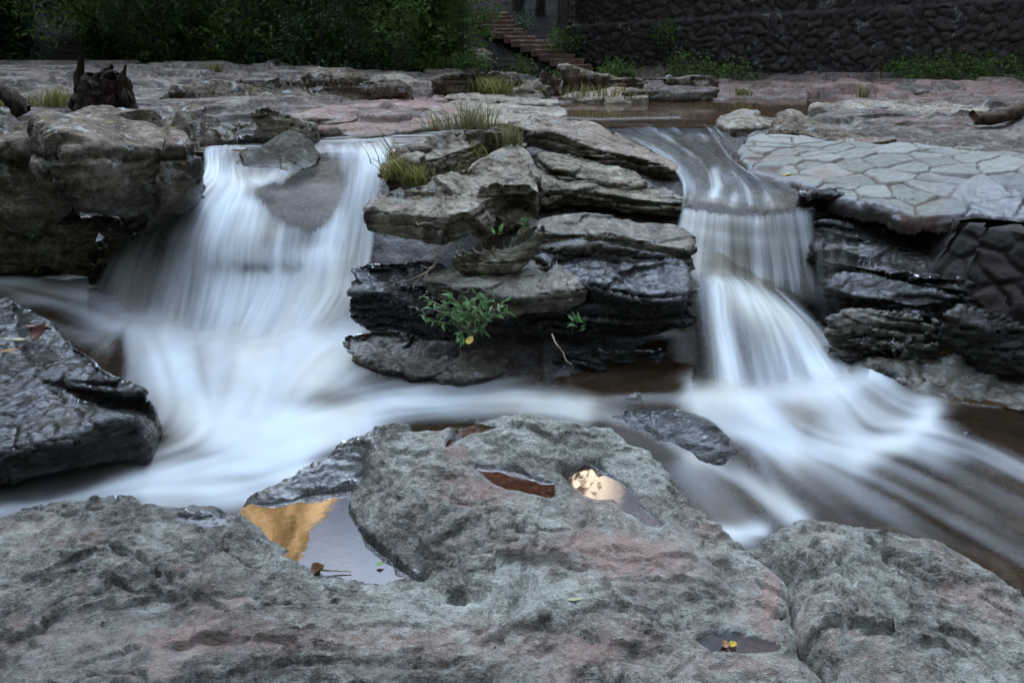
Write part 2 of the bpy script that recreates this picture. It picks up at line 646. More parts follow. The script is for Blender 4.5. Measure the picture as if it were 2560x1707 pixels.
# ---------------------------------------------------------------- flow lines of the two falls (u, v, distance)
LEFT_LINES = [
    [(206, 144, 8.0), (203, 151, 7.45), (200, 172, 6.5), (165, 198, 6.2), (130, 225, 6.0), (108, 255, 5.9), (95, 278, 5.8)],
    [(216, 144, 8.0), (213, 152, 7.4), (210, 175, 6.4), (185, 200, 6.02), (155, 232, 5.8), (140, 265, 5.65), (130, 300, 5.5)],
    [(228, 144, 8.0), (225, 157, 7.05), (222, 180, 6.2), (205, 205, 5.87), (190, 240, 5.6), (182, 280, 5.45), (173, 324, 5.25)],
    [(245, 146, 7.9), (242, 166, 6.65), (245, 186, 6.03), (235, 210, 5.75), (225, 245, 5.5), (220, 285, 5.35), (207, 334, 5.1)],
    [(285, 146, 7.9), (288, 166, 6.65), (280, 188, 6.0), (272, 210, 5.75), (265, 245, 5.5), (262, 285, 5.35), (242, 336, 5.08)],
    [(318, 142, 8.1), (320, 152, 7.4), (318, 178, 6.3), (310, 218, 5.72), (303, 250, 5.5), (298, 285, 5.35), (276, 330, 5.12)],
    [(343, 139, 8.3), (345, 148, 7.65), (345, 174, 6.45), (338, 210, 5.85), (330, 250, 5.55), (322, 290, 5.35), (298, 328, 5.14)],
    [(368, 138, 8.4), (370, 147, 7.7), (368, 170, 6.55), (362, 205, 5.95), (355, 245, 5.6), (348, 285, 5.4), (326, 324, 5.18)],
    [(396, 137, 8.4), (394, 145, 7.8), (386, 170, 6.6), (379, 205, 6.0), (375, 245, 5.7), (367, 285, 5.45), (350, 322, 5.24)],
]
RIGHT_TOP = [
    [(683, 190, 6.0), (682, 203, 5.7), (676, 225, 5.6), (672, 250, 5.5), (669, 276, 5.36)],
    [(700, 192, 5.95), (700, 206, 5.62), (697, 230, 5.5), (693, 255, 5.42), (690, 282, 5.27)],
    [(726, 196, 5.85), (726, 211, 5.5), (725, 235, 5.4), (724, 260, 5.33), (723, 289, 5.22)],
    [(756, 198, 5.8), (756, 214, 5.45), (757, 240, 5.35), (760, 270, 5.28), (762, 299, 5.18)],
    [(780, 193, 5.9), (782, 208, 5.55), (787, 240, 5.42), (792, 275, 5.3), (795, 306, 5.18)],
    [(812, 190, 6.0), (814, 206, 5.6), (820, 240, 5.45), (826, 275, 5.35), (831, 309, 5.22)],
]
RIGHT_LOW = [
    [(676, 246, 5.42), (680, 266, 5.30), (689, 284, 5.1), (693, 320, 4.85), (696, 355, 4.65), (699, 392, 4.42)],
    [(700, 250, 5.38), (708, 270, 5.25), (718, 285, 5.05), (721, 320, 4.8), (728, 355, 4.55), (735, 396, 4.3)],
    [(728, 252, 5.36), (734, 272, 5.25), (745, 287, 5.05), (760, 320, 4.8), (770, 355, 4.55), (780, 396, 4.3)],
    [(748, 256, 5.36), (756, 276, 5.25), (776, 296, 5.1), (803, 324, 4.85), (824, 356, 4.6), (846, 386, 4.35)],
    [(786, 268, 5.34), (796, 290, 5.26), (813, 312, 5.1), (836, 336, 4.9), (856, 358, 4.7), (886, 378, 4.45)],
]
CHUTE = [
    [(575, 120, 9.6), (605, 129, 8.9), (640, 143, 8.0), (663, 158, 7.05), (678, 175, 6.4), (683, 190, 6.0), (682, 204, 5.69)],
    [(640, 121, 9.5), (650, 129, 8.9), (672, 143, 8.0), (695, 158, 7.05), (705, 175, 6.4), (706, 192, 5.95), (704, 207, 5.61)],
    [(690, 121, 9.5), (700, 129, 8.9), (712, 143, 8.0), (728, 160, 7.0), (745, 177, 6.35), (756, 197, 5.8), (757, 214.5, 5.45)],
    [(720, 124, 9.2), (728, 132, 8.7), (738, 148, 7.7), (748, 168, 6.7), (785, 184, 6.15), (812, 192, 5.95), (814, 207, 5.58)],
]

# ---------------------------------------------------------------- ground: stream bed, rock flats, banks and hillside in one sheet
G = []
for x in (-6, -4, -2, 0, 2, 4, 6):
    for y, z in ((-3, -0.25), (0.5, -0.25), (2.0, -0.22), (3.2, -0.2), (4.0, -0.18)):
        G.append((x, y, z))
G += [(-3.9, 6.6, -0.05), (-3.2, 6.5, -0.02), (-5, 6.5, 0), (-3.5, 7.6, 0.95), (-4.6, 7.6, 1.05), (-6, 7.6, 1.1), (-6, 6.5, 0.3),
      (-3.5, 5.6, 0.16), (-2.9, 5.4, 0.10), (-4.4, 5.4, 0.14)]
for L in LEFT_LINES + RIGHT_TOP + RIGHT_LOW:
    for i, p in enumerate(L):
        q = aty(*p) + np.array([0, 0.10, -0.09])
        G.append(tuple(q))
for L in CHUTE:
    for p in L[1:-1]:
        q = aty(*p)
        G.append((q[0], q[1], q[2] - 0.06))
G += [(-0.8, 4.5, -0.1), (0, 4.3, -0.15), (0.8, 4.5, -0.1), (-0.5, 5.05, 0.2), (0.5, 5.05, 0.25), (1.05, 5.1, 0.25), (0, 5.6, 0.7), (0.8, 5.7, 0.7),
      (0, 6.1, 0.92), (0.8, 6.4, 0.97), (-0.5, 6.4, 0.95),
      (2.6, 5.3, -0.05), (3.5, 5.1, 0.02), (4.6, 4.9, 0.1), (2.6, 6.0, 0.1), (3.6, 5.9, 0.15), (3.0, 6.9, 0.95), (4.2, 6.6, 0.97), (5.2, 6.4, 1.0),
      (2.5, 8, 1.10), (4, 8, 1.15), (6, 8, 1.28), (4, 9.6, 1.17), (6, 10, 1.22), (8, 10, 1.3), (6, 13, 1.15), (9, 13, 1.2), (3.0, 9.0, 1.12),
      (0.6, 9.6, 0.93), (1, 10.2, 0.88), (2, 10, 0.85), (3, 10.6, 0.85), (4, 11, 0.9), (1, 11.2, 0.88), (2, 11.4, 0.9), (4.6, 11.4, 0.97), (3, 11.5, 0.92),
      (3, 9.8, 1.06), (0.2, 11.2, 1.07), (0.9, 12.2, 1.09), (3, 12.5, 1.11), (5, 12.4, 1.12), (-0.3, 10.0, 1.08), (2.0, 12.4, 1.1), (-1.0, 11.4, 1.1),
      (0.35, 8.9, 0.88), (-0.4, 8.5, 0.85), (-1.1, 8.2, 0.85), (-1.6, 7.9, 0.86), (-2.2, 7.8, 0.87), (-2.8, 7.9, 0.9), (-1.9, 8.3, 0.9), (-2.6, 8.25, 0.93), (0.6, 8.3, 1.06), (-0.6, 9.2, 1.09), (-1.5, 8.9, 1.10),
      (-2.3, 8.75, 1.12), (-3, 9, 1.16), (-5, 9, 1.30), (-2, 11, 1.14), (-3.6, 10.5, 1.22), (-5, 11, 1.30), (-8, 11, 1.40), (-3, 14, 1.33), (-5, 14, 1.36),
      (-8, 14, 1.42), (-12, 12, 1.5), (-12, 16, 1.5), (-8, 16.2, 1.44), (-5, 16, 1.40), (-2.2, 14, 1.25), (-3.2, 15.6, 1.33), (-1.2, 13.4, 1.15), (-1.6, 15, 1.12),
      (0, 15, 1.12), (3, 16, 1.1), (8, 16, 1.25), (-6, 18.5, 1.15), (-10, 19, 1.3), (-2, 18.5, 1.1), (12, 9, 1.4), (14, 16, 1.6),
      (-10, 24, 2.6), (-4, 24, 2.6), (-18, 22, 2.8), (-20, 12, 1.9), (-4, 30, 5.5), (-12, 32, 6.5), (6, 30, 5.0), (14, 28, 5.0), (22, 20, 4.0),
      (-30, 30, 9.0), (0, 45, 11.0), (20, 45, 11.0), (-25, 50, 14.0), (30, 30, 8.0), (-40, 10, 8.0), (40, 10, 6.0), (0, 70, 16), (-40, 70, 18), (40, 70, 16)]
G += [tuple(aty(*p)) for p in [(560, 46, 20.5), (600, 62, 19.3), (480, 22, 22), (560, 30, 22), (440, 63, 18), (470, 62, 18.3),
                               (495, 62, 18.6), (460, 45, 20), (640, 67, 18.5), (720, 76, 17.2)]]
SL = [(470.5, 11.7), (473, 15.3), (478, 19.4), (482.5, 24), (487, 28), (492, 31.6), (504.7, 35.7), (512, 39.8), (521.5, 44.4), (532, 49), (540, 54), (551, 58.7), (558, 64.3)]
SR = [(506, 12.7), (510, 16.5), (512, 20), (517, 24.5), (521, 28.6), (525, 32), (534, 36), (545.5, 40), (554, 44.6), (564, 49.2), (573, 54), (582, 59), (590, 65)]
STEP_Y = np.linspace(21.6, 19.0, 13)
for (a, b), (c, d), yy in zip(SL, SR, STEP_Y):
    for uu in (a, (a + c) / 2, c):
        p = aty(uu, (b + d) / 2, yy)
        G.append((p[0], p[1], p[2] - 0.22))
G = np.array(G)
ground_z = rbf_fit(G[:, :2], G[:, 2])

gx = np.concatenate([np.linspace(-60, -8, 30)[:-1], np.linspace(-8, -4.3, 90)[:-1], np.linspace(-4.3, 4.6, 420)[:-1], np.linspace(4.6, 9, 110)[:-1], np.linspace(9, 60, 30)])
gy = np.concatenate([np.linspace(-30, 2.0, 14)[:-1], np.linspace(2.0, 9.5, 375)[:-1], np.linspace(9.5, 17.5, 190)[:-1], np.linspace(17.5, 24, 60)[:-1], np.linspace(24, 90, 24)])
GX, GY = np.meshgrid(gx, gy)
q = np.stack([GX.ravel(), GY.ravel()], 1)
z0 = ground_z(q)
P3 = np.stack([q[:, 0], q[:, 1], z0], 1)
warp = np.stack([fbm(P3, 0.9, 3, 5), fbm(P3, 0.9, 3, 6), fbm(P3, 0.9, 3, 8)], 1) * 0.25
relief = fbm(P3 + warp, 0.8, 5, 21)
far = sstep(q[:, 1], 7.0, 10)
amp = (0.05 + 0.05 * far) * (0.25 + 0.75 * sstep(z0, 0.98, 1.10) + 0.0 * far)
# thin layers breaking off in low steps on the dry flats
t = z0 + amp * relief + 0.03 * fbm(P3 + warp, 2.6, 4, 40)
f1_, f2_, r_, tl_ = cells(P3 * [1, 1.6, 1] + warp, 0.9, 141, two_d=True)
t += (0.10 * tl_ + 0.06 * (r_ - 0.5)) * sstep(q[:, 1], 7.6, 9.0) * (1 - sstep(q[:, 1], 17, 19)) * sstep(z0, 1.06, 1.12)
hstep = 0.09
fl = np.floor(t / hstep)
fr = t / hstep - fl
terr = (fl + sstep(fr, 0.62, 0.95)) * hstep
dry = sstep(q[:, 1], 7.6, 9.0) * (1 - sstep(q[:, 1], 18.5, 21))
z = t * (1 - 0.92 * dry) + terr * 0.92 * dry
near = (1 - sstep(q[:, 1], 4.6, 5.4)) * (q[:, 0] > 0.2)
z += near * (0.07 * ridged(P3 * [0.7, 1.3, 1], 0.9, 4, 77) - 0.02)
z += 0.012 * fbm(P3, 9, 4, 60) + (0.10 * fbm(P3, 0.25, 3, 3)) * sstep(q[:, 1], 19, 26)
# keep pool and channels clean
wetz = 1 - sstep(z, 1.03, 1.07)
wet = np.where(q[:, 1] < 9.2, wetz, wetz * 0.9)
wet = np.where((q[:, 1] > 17) | (np.abs(q[:, 0]) > 9), 0, wet)
su, sv = proj(P3)
silt = 0.9 * np.exp(-((su - 430) / 70) ** 2 - ((sv - 104) / 8) ** 2) + 0.9 * np.exp(-((su - 360) / 60) ** 2 - ((sv - 126) / 10) ** 2) \
    + 0.95 * np.exp(-((su - 900) / 200) ** 2 - ((sv - 88) / 7) ** 2) + 0.35 * np.exp(-((su - 640) / 120) ** 2 - ((sv - 99) / 6) ** 2) + 0.6 * np.exp(-((su - 600) / 40) ** 2 - ((sv - 70) / 9) ** 2)
silt = np.where((q[:, 1] < 5) | (q[:, 1] > 24), 0, np.clip(silt, 0, 1))
F, _ = grid_faces(len(gy), len(gx))
me = make_mesh("ground", np.stack([q[:, 0], q[:, 1], z], 1), F, M['bed'], {"wet": np.clip(wet, 0, 1), "silt": silt})
me.materials.append(M['soil'])
cy = gy[:-1].repeat(len(gx) - 1)
cx = np.tile(gx[:-1], len(gy) - 1)
me.polygons.foreach_set("material_index", ((cy > 17.6 + 0.5 * np.sin(cx * 1.3)) & (cx < 2.6) | (cy > 24) | (np.abs(cx) > 14)).astype(np.int32))
ground = struct(add("ground", me, loc=0))


def gz(x, y):
    return float(ground_z(np.array([[x, y]]))[0])


# ---------------------------------------------------------------- rocks as height fields (seen from above)
def field_rock(name, outline, inner, step, label, cat, mat, lakes=(), pits=(), edge=1.6, floor=-0.35, rough=1.0, layers=0.025, stretch=(1, 1),
               wetf=None, siltf=None, seed=0, cracks=(), tonef=None, scarps=()):
    O = ats(outline)
    ol = smooth_loop(O, 5)
    pts = [*O, *ats(inner)] if len(inner) else [*O]
    for lk in lakes:
        for p in ats(lk['pts']):
            pts.append(p)
    pts = np.array(pts)
    fz = rbf_fit(pts[:, :2], pts[:, 2])
    pad = 0.35
    x = np.arange(ol[:, 0].min() - pad, ol[:, 0].max() + pad, step)
    y = np.arange(ol[:, 1].min() - pad, ol[:, 1].max() + pad, step)
    X, Y = np.meshgrid(x, y)
    q = np.stack([X.ravel(), Y.ravel()], 1)
    jag = np.stack([q[:, 0], q[:, 1], np.zeros(len(q))], 1)
    qw = q + 0.018 * np.stack([fbm(jag, 6, 3, seed + 1), fbm(jag, 6, 3, seed + 2)], 1)
    sd = sdist(qw, ol)
    keep = sd < pad
    q, qw, sd, jag = q[keep], qw[keep], sd[keep], jag[keep]
    z = fz(q)
    P3 = np.stack([q[:, 0] * stretch[0], q[:, 1] * stretch[1], z * 1.5], 1)
    w1 = np.stack([fbm(P3, 2.2, 3, seed + 3), fbm(P3, 2.2, 3, seed + 4), fbm(P3, 2.2, 3, seed + 5)], 1) * 0.12
    bumps = 0.032 * fbm(P3 + w1, 2.2, 3, seed + 6) + 0.011 * ridged(P3 + w1, 5.0, 4, seed + 7) - 0.004
    f1, f2, rnd, tilt = cells(P3 + 0.6 * w1, 3.4, seed + 8)
    bumps += 0.022 * tilt * sstep(f2 - f1, 0.0, 0.10)
    cr = perlin(P3 * 2.6 + w1 * 4, seed + 30)
    bumps -= 0.022 * np.exp(-(cr / 0.035) ** 2) * sstep(fbm(P3, 1.3, 2, seed + 31), -0.1, 0.3)
    cr = perlin(P3 * 6.5 + w1 * 6, seed + 32)
    bumps -= 0.008 * np.exp(-(cr / 0.06) ** 2) * sstep(fbm(P3, 2.3, 2, seed + 33), -0.1, 0.3)
    bumps *= rough
    lake_near = np.ones(len(q))
    lk_sd = []
    for lk in lakes:
        s = sdist(qw, smooth_loop(ats(lk['pts']), 4))
        lk_sd.append(s)
        lake_near = np.minimum(lake_near, sstep(np.abs(s), 0.0, 0.12))
    t = z + bumps * (0.15 + 0.85 * lake_near)
    if layers:
        tt = t + 0.010 * fbm(P3 + w1, 4, 4, seed + 9) + 0.05 * q[:, 0]
        fl = np.floor(tt / layers)
        fr = tt / layers - fl
        t = t + ((fl + sstep(fr, 0.55, 0.98)) * layers - tt) * 0.75 * lake_near
    t += (0.007 * fbm(P3 + w1, 14, 4, seed + 10) + 0.0045 * ridged(P3 + w1 * 2, 20, 3, seed + 11)) * rough
    for lk, s in zip(lakes, lk_sd):
        lev = lk['level']
        ins = lev - np.clip(-s * 0.45, 0.0, 0.035) - 0.003
        bank = lev + np.where(s < 0.03, 0.5 * s, 0.015 - 0.9 * (s - 0.03)) + 0.004
        t = np.where(s < 0, np.minimum(t, ins), np.where(s < 0.16, np.maximum(t, bank), t))
    for (u, v, zz, r, dep) in pits:
        c = at(u, v, zz)
        d = np.hypot(q[:, 0] - c[0], q[:, 1] - c[1])
        t -= dep * (1 - sstep(d, r * 0.45, r))
    for ck in cracks:
        d, _ = seg_dist(qw, ats(ck['pts'])[:, :2], closed=False)
        t -= ck['dep'] * np.exp(-(d / ck['w']) ** 2)
    # edges of broken layers: a small step along each line
    for pts_, hh_ in scarps:
        hh_ *= 0.7
        A = curve([at(a, b, 0.47)[:2] for a, b in pts_], 8 * len(pts_))
        dm = np.full(len(q), 1e9)
        sg = np.zeros(len(q))
        for i in range(len(A) - 1):
            ab = A[i + 1] - A[i]
            tt_ = np.clip(((qw - A[i]) @ ab) / max(ab @ ab, 1e-12), 0, 1)
            ex, ey = qw[:, 0] - A[i, 0] - tt_ * ab[0], qw[:, 1] - A[i, 1] - tt_ * ab[1]
            dd = np.hypot(ex, ey)
            cl = dd < dm
            dm = np.where(cl, dd, dm)
            sg = np.where(cl, np.sign(ab[0] * ey - ab[1] * ex), sg)
        ends = np.minimum(np.hypot(qw[:, 0] - A[0, 0], qw[:, 1] - A[0, 1]), np.hypot(qw[:, 0] - A[-1, 0], qw[:, 1] - A[-1, 1]))
        t += hh_ * (sstep(sg * dm, -0.004, 0.006) - 0.5) * np.exp(-(dm / 0.20) ** 2) * sstep(ends, 0.0, 0.05) * lake_near
        t -= 0.35 * abs(hh_) * np.exp(-((sg * dm * np.sign(hh_) + 0.006) / 0.007) ** 2) * sstep(ends, 0.0, 0.05) * lake_near
    # rounded rim, then the steep side
    t -= 0.05 * np.exp(-np.abs(sd) / 0.045) * (sd < 0) + (sd >= 0) * (0.05 + edge * sd + 0.25 * sstep(sd, 0.0, 0.06))
    V = np.stack([q[:, 0], q[:, 1], t], 1)
    full = np.zeros(len(keep), bool)
    full[keep] = t > floor
    Fg, used = grid_faces(len(y), len(x), full.reshape(len(y), len(x)))
    pos = np.full(len(keep), -1)
    pos[keep] = np.arange(len(q))
    sel = pos[used]
    V, sd, t = V[sel], sd[sel], t[sel]
    uu, vv = proj(V)
    wet = np.clip(wetf(V, uu, vv), 0, 1) if wetf else np.zeros(len(V))
    silt = np.clip(siltf(V, uu, vv), 0, 1) if siltf else np.zeros(len(V))
    tone = np.clip(tonef(V, uu, vv), 0, 1) if tonef else np.zeros(len(V))
    me = make_mesh(name, V, Fg, mat, {"wet": wet, "silt": silt, "tone": tone})
    return tag(add(name, me), label, cat)


def blob(u, v, cu, cv, ru, rv):
    return np.exp(-((u - cu) / ru) ** 2 - ((v - cv) / rv) ** 2)


BIG_POOL = [(247, 508), (270, 505), (300, 498), (330, 493), (362, 487), (352, 497), (350, 510), (357, 528), (372, 545), (390, 562), (408, 574), (423, 583), (400, 581),
            (380, 584), (350, 581), (322, 577), (305, 566), (285, 556), (291, 549), (270, 540), (257, 526)]
RED_POOL = [(447, 447), (450, 436), (455, 428), (475, 425), (497, 426), (487, 432), (470, 434), (457, 442)]
MID_POOL = [(475, 468), (495, 469), (515, 471), (530, 477), (545, 482), (556, 484), (550, 497), (535, 494), (520, 491), (505, 489), (490, 480)]
SKY_POOL = [(563, 478), (578, 470), (590, 465), (600, 468), (606, 474), (618, 480), (626, 487), (634, 496), (638, 505), (650, 514), (662, 526), (650, 528), (638, 519),
            (622, 510), (610, 499), (595, 500), (578, 490)]
LOW_POOL = [(700, 641), (712, 634), (735, 634), (758, 640), (777, 648), (755, 653), (720, 651)]


def lake(pts, lev, **kw):
    return dict(pts=[(u, v, lev) for u, v in pts], level=lev, **kw)


LK = [lake(BIG_POOL, 0.405), lake(RED_POOL, 0.59), lake(MID_POOL, 0.535), lake(SKY_POOL, 0.525), lake(LOW_POOL, 0.44)]

main_outline = [(-110, 565, .30), (0, 515, .34), (30, 503, .37), (60, 495, .39), (95, 491, .41), (130, 488, .42), (165, 495, .42), (200, 500, .42), (228, 504, .415), (243, 505, .41),
                (240, 496, .43), (262, 480, .46), (300, 464, .49), (312, 450, .52), (340, 432, .57), (370, 417, .62), (388, 414, .63), (405, 420, .60), (415, 427, .58), (440, 424, .58),
                (462, 420, .60), (478, 411, .63), (505, 407, .64), (530, 409, .64), (560, 420, .62), (600, 429, .60), (632, 440, .58), (660, 455, .55), (680, 475, .53), (698, 497, .50),
                (718, 515, .46), (735, 530, .42), (747, 540, .40), (763, 556, .40), (784, 575, .40), (791, 600, .42), (797, 630, .44), (815, 655, .46), (840, 690, .48), (870, 780, .5),
                (400, 900, .5), (-250, 800, .42)]
main_inner = [(270, 490, .45), (320, 478, .50), (370, 450, .57), (400, 440, .58), (350, 470, .52), (420, 470, .56), (390, 490, .53),
              (362, 527, .43), (372, 530, .465), (392, 553, .46), (412, 568, .455), (430, 580, .45), (400, 515, .51), (430, 545, .50), (460, 560, .485),
              (100, 540, .45), (100, 600, .47), (200, 550, .44), (200, 620, .46), (50, 650, .48), (300, 610, .43), (300, 660, .47), (420, 610, .44), (420, 650, .47), (500, 620, .46),
              (520, 670, .48), (150, 570, .42), (60, 560, .46), (520, 450, .605), (500, 440, .595), (472, 447, .585), (486, 439, .585), (560, 455, .61), (600, 450, .60), (650, 480, .55),
              (450, 480, .55), (600, 530, .53), (560, 545, .51), (500, 540, .525), (680, 540, .48), (620, 565, .49), (600, 600, .475), (700, 600, .455), (760, 610, .44),
              (700, 665, .46), (600, 655, .49), (540, 600, .485), (470, 600, .45), (640, 620, .46)]


def main_wet(V, u, v):
    n = fbm(V, 5, 4, 91) * 0.35
    w = 0.95 * sstep(300 - np.abs(u - 300) * 1.0 + 60 - np.maximum(v - 470, 0) * 2.5 - 140 * sstep(u, 320, 410), 170, 235)
    w = np.maximum(w, blob(u, v, 300, 475, 62, 24) * 1.4)
    w = np.maximum(w, blob(u, v, 350, 445, 34, 22) * 1.2)
    w = np.maximum(w, blob(u, v, 215, 512, 52, 14))
    w = np.maximum(w, blob(u, v, 270, 528, 20, 20) * 0.9)
    w = np.maximum(w, blob(u, v, 385, 556, 40, 9) * 0.5)
    w = np.maximum(w, 1 - sstep(V[:, 2], 0.06, 0.24))
    for lk in LK:
        s = sdist(V[:, :2], smooth_loop(ats(lk['pts']), 3))
        w = np.maximum(w, 0.85 * (1 - sstep(s, 0.0, 0.025)))
    return sstep(w + n, 0.35, 0.8)


def main_silt(V, u, v):
    s = 0
    for (a, b, ru, rv, k) in [(640, 560, 60, 22, 1), (600, 545, 40, 14, .9), (480, 490, 45, 18, .8), (520, 545, 30, 10, .5), (770, 590, 10, 40, .9), (600, 650, 90, 20, .5),
                              (420, 640, 120, 18, .55), (720, 530, 30, 10, .8), (740, 665, 60, 12, .6), (120, 640, 90, 16, .3), (250, 640, 80, 10, .4), (600, 495, 20, 6, .4), (455, 452, 14, 8, .9)]:
        s = s + k * blob(u, v, a, b, ru, rv)
    return s


field_rock("boulder", main_outline, main_inner, 0.0075, "huge grey green slate boulder filling the foreground, with rain puddles in its hollows", "boulder", M['fg'],
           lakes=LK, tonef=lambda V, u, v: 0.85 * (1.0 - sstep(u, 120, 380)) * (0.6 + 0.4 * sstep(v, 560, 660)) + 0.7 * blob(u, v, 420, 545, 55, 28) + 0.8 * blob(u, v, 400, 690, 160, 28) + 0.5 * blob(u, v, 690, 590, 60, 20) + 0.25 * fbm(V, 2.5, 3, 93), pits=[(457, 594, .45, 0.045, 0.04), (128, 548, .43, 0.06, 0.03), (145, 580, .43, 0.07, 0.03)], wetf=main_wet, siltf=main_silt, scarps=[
               ([(386, 531), (388, 541), (397, 552), (417, 558), (430, 553)], .04), ([(490, 556), (491, 586)], .03), ([(523, 558), (520, 575), (515, 594)], -.03), ([(520, 566), (545, 563), (571, 567), (592, 584)], .035),
               ([(430, 470), (452, 466), (476, 467)], .02), ([(545, 505), (546, 514), (541, 534)], -.03), ([(617, 664), (656, 645), (700, 628)], .014), ([(100, 542), (115, 535), (128, 539), (149, 557)], .045),
               ([(90, 566), (104, 565), (128, 572), (146, 582), (188, 592)], .04), ([(124, 518), (156, 530)], .02), ([(22, 627), (47, 621), (86, 597), (93, 590)], .035), ([(200, 596), (250, 590), (300, 600), (350, 596)], .022),
               ([(330, 628), (380, 618), (440, 622)], .02), ([(150, 650), (220, 640), (300, 646)], .03), ([(260, 668), (330, 655), (400, 662)], .03), ([(640, 588), (690, 580), (740, 590)], .025), ([(560, 622), (610, 612), (660, 620)], .02),
               ([(470, 640), (520, 628), (570, 640)], .022), ([(400, 500), (420, 490), (450, 492)], .02), ([(610, 448), (640, 462), (660, 490)], -.03), ([(500, 452), (540, 462), (560, 474)], .03), ([(700, 560), (730, 556), (752, 565)], .03)],
           seed=10, stretch=(0.8, 1.25),
           cracks=[dict(pts=[(527, 560, .5), (522, 590, .48), (500, 640, .47)], w=0.008, dep=0.02), dict(pts=[(588, 508, .53), (582, 530, .52), (570, 548, .51)], w=0.010, dep=0.02),
                   dict(pts=[(640, 690, .47), (700, 655, .46), (790, 600, .44)], w=0.006, dep=0.012), dict(pts=[(420, 560, .49), (412, 540, .5), (425, 520, .51)], w=0.02, dep=0.012)])

right_outline = [(748, 542, .38), (765, 528, .41), (790, 512, .45), (810, 510, .46), (850, 515, .45), (880, 522, .44), (905, 527, .43), (940, 535, .41), (980, 560, .38), (1024, 590, .35),
                 (1110, 640, .3), (1180, 800, .3), (900, 850, .45), (862, 740, .45), (846, 690, .44), (821, 655, .42), (803, 630, .40), (797, 600, .38), (789, 576, .36), (769, 557, .36)]
right_inner = [(800, 545, .45), (870, 560, .45), (850, 600, .455), (950, 620, .42), (900, 660, .46), (990, 660, .40), (840, 635, .45), (880, 622, .475), (865, 640, .46), (920, 590, .43), (820, 590, .42)]
field_rock("boulder", right_outline, right_inner, 0.0085, "pale grey boulder in the foreground right corner, past the long crack", "boulder", M['fg'], seed=33, stretch=(0.9, 1.1),
           siltf=lambda V, u, v: 0.7 * blob(u, v, 960, 590, 30, 12) + 0.5 * blob(u, v, 1000, 610, 50, 20) + 0.4 * blob(u, v, 800, 640, 20, 30), rough=1.1, scarps=[([(806, 636), (819, 620), (836, 613), (873, 630), (906, 632)], .05), ([(797, 577), (827, 578), (840, 585), (873, 615)], .03), ([(915, 643), (939, 655), (980, 678)], -.06), ([(819, 543), (827, 559), (799, 572)], .03),
                                 ([(880, 545), (920, 560), (970, 572)], .03), ([(850, 560), (880, 580), (930, 590)], .025), ([(930, 620), (970, 615), (1010, 630)], .03)],
           wetf=lambda V, u, v: 1 - sstep(V[:, 2] + 0.05 * fbm(V, 4, 3, 7), 0.05, 0.2),
           cracks=[dict(pts=[(840, 560, .45), (870, 600, .46), (905, 640, .46), (960, 690, .42)], w=0.012, dep=0.03)])

wetl_outline = [(-190, 335, .46), (-90, 318, .46), (0, 298, .46), (20, 308, .46), (45, 323, .43), (75, 343, .40), (95, 358, .38), (115, 379, .34), (140, 391, .29), (150, 402, .25), (157, 415, .13),
                (142, 431, .16), (128, 427, .2), (110, 430, .21), (75, 440, .21), (40, 447, .2), (0, 455, .18), (-110, 480, .15), (-220, 500, .12)]
sub_outline = [(592, 414, .00), (615, 405, .04), (645, 401, .055), (690, 407, .065), (722, 422, .06), (742, 440, .035), (748, 452, .01), (735, 462, -.02), (700, 456, -.01), (660, 443, .0), (620, 428, .0)]
field_rock("boulder", sub_outline, [(660, 418, .06), (700, 428, .06), (720, 445, .03)], 0.012, "low dark wet boulder barely breaking the water behind the foreground rock", "boulder", M['wet'],
           seed=61, edge=1.6, rough=0.5, wetf=lambda V, u, v: np.ones(len(V)))
for pts_, lb_, sd_ in (([(800, 478, -.07), (850, 464, -.05), (930, 474, -.06), (1010, 492, -.07), (1060, 530, -.10), (980, 530, -.11), (900, 512, -.10), (840, 498, -.10)], "dark flat rock under thin water at the lower right, nearer the foam", 71),
                       ([(850, 512, -.10), (920, 522, -.11), (990, 545, -.12), (1060, 575, -.13), (1090, 640, -.17), (1000, 580, -.17), (930, 545, -.16), (870, 528, -.14)], "dark flat rock under thin water at the lower right, against the foreground boulder", 73)):
    field_rock("boulder", pts_, [], 0.014, lb_, "boulder", M['wet'], seed=sd_, edge=1.2, rough=1.0, layers=0.03, wetf=lambda V, u, v: np.ones(len(V)))
field_rock("boulder", [(944, 428, .06), (955, 421, .1), (972, 420, .1), (988, 426, .06), (985, 436, .03), (960, 438, .03)], [(966, 428, .1)], 0.012,
           "small round wet boulder standing in the stream near the right edge", "boulder", M['wet'], seed=63, edge=1.6, rough=0.4, wetf=lambda V, u, v: np.ones(len(V)))
field_rock("stone", [(622, 392, .06), (630, 384, .1), (641, 384, .1), (644, 393, .07), (640, 399, .04), (628, 398, .04)], [], 0.01,
           "small tan stone in the stream below the right fall", "stone", M['ledge'], seed=64, edge=1.6, rough=0.3, wetf=lambda V, u, v: np.ones(len(V)) * 0.8)


# ---------------------------------------------------------------- rocks as solids with overhangs
def loft_rings(bm, rings):
    n = len(rings[0])
    V = np.concatenate([*rings, rings[0].mean(0)[None], rings[-1].mean(0)[None]])
    F = []
    k = len(rings)
    for r in range(k - 1):
        for i in range(n):
            j = (i + 1) % n
            F.append((r * n + i, r * n + j, (r + 1) * n + j, (r + 1) * n + i))
    vs = [bm.verts.new(p) for p in V]
    for f in F:
        bm.faces.new([vs[i] for i in f])
    for i in range(n):
        j = (i + 1) % n
        bm.faces.new([vs[k * n], vs[j], vs[i]])
        bm.faces.new([vs[k * n + 1], vs[(k - 1) * n + i], vs[(k - 1) * n + j]])


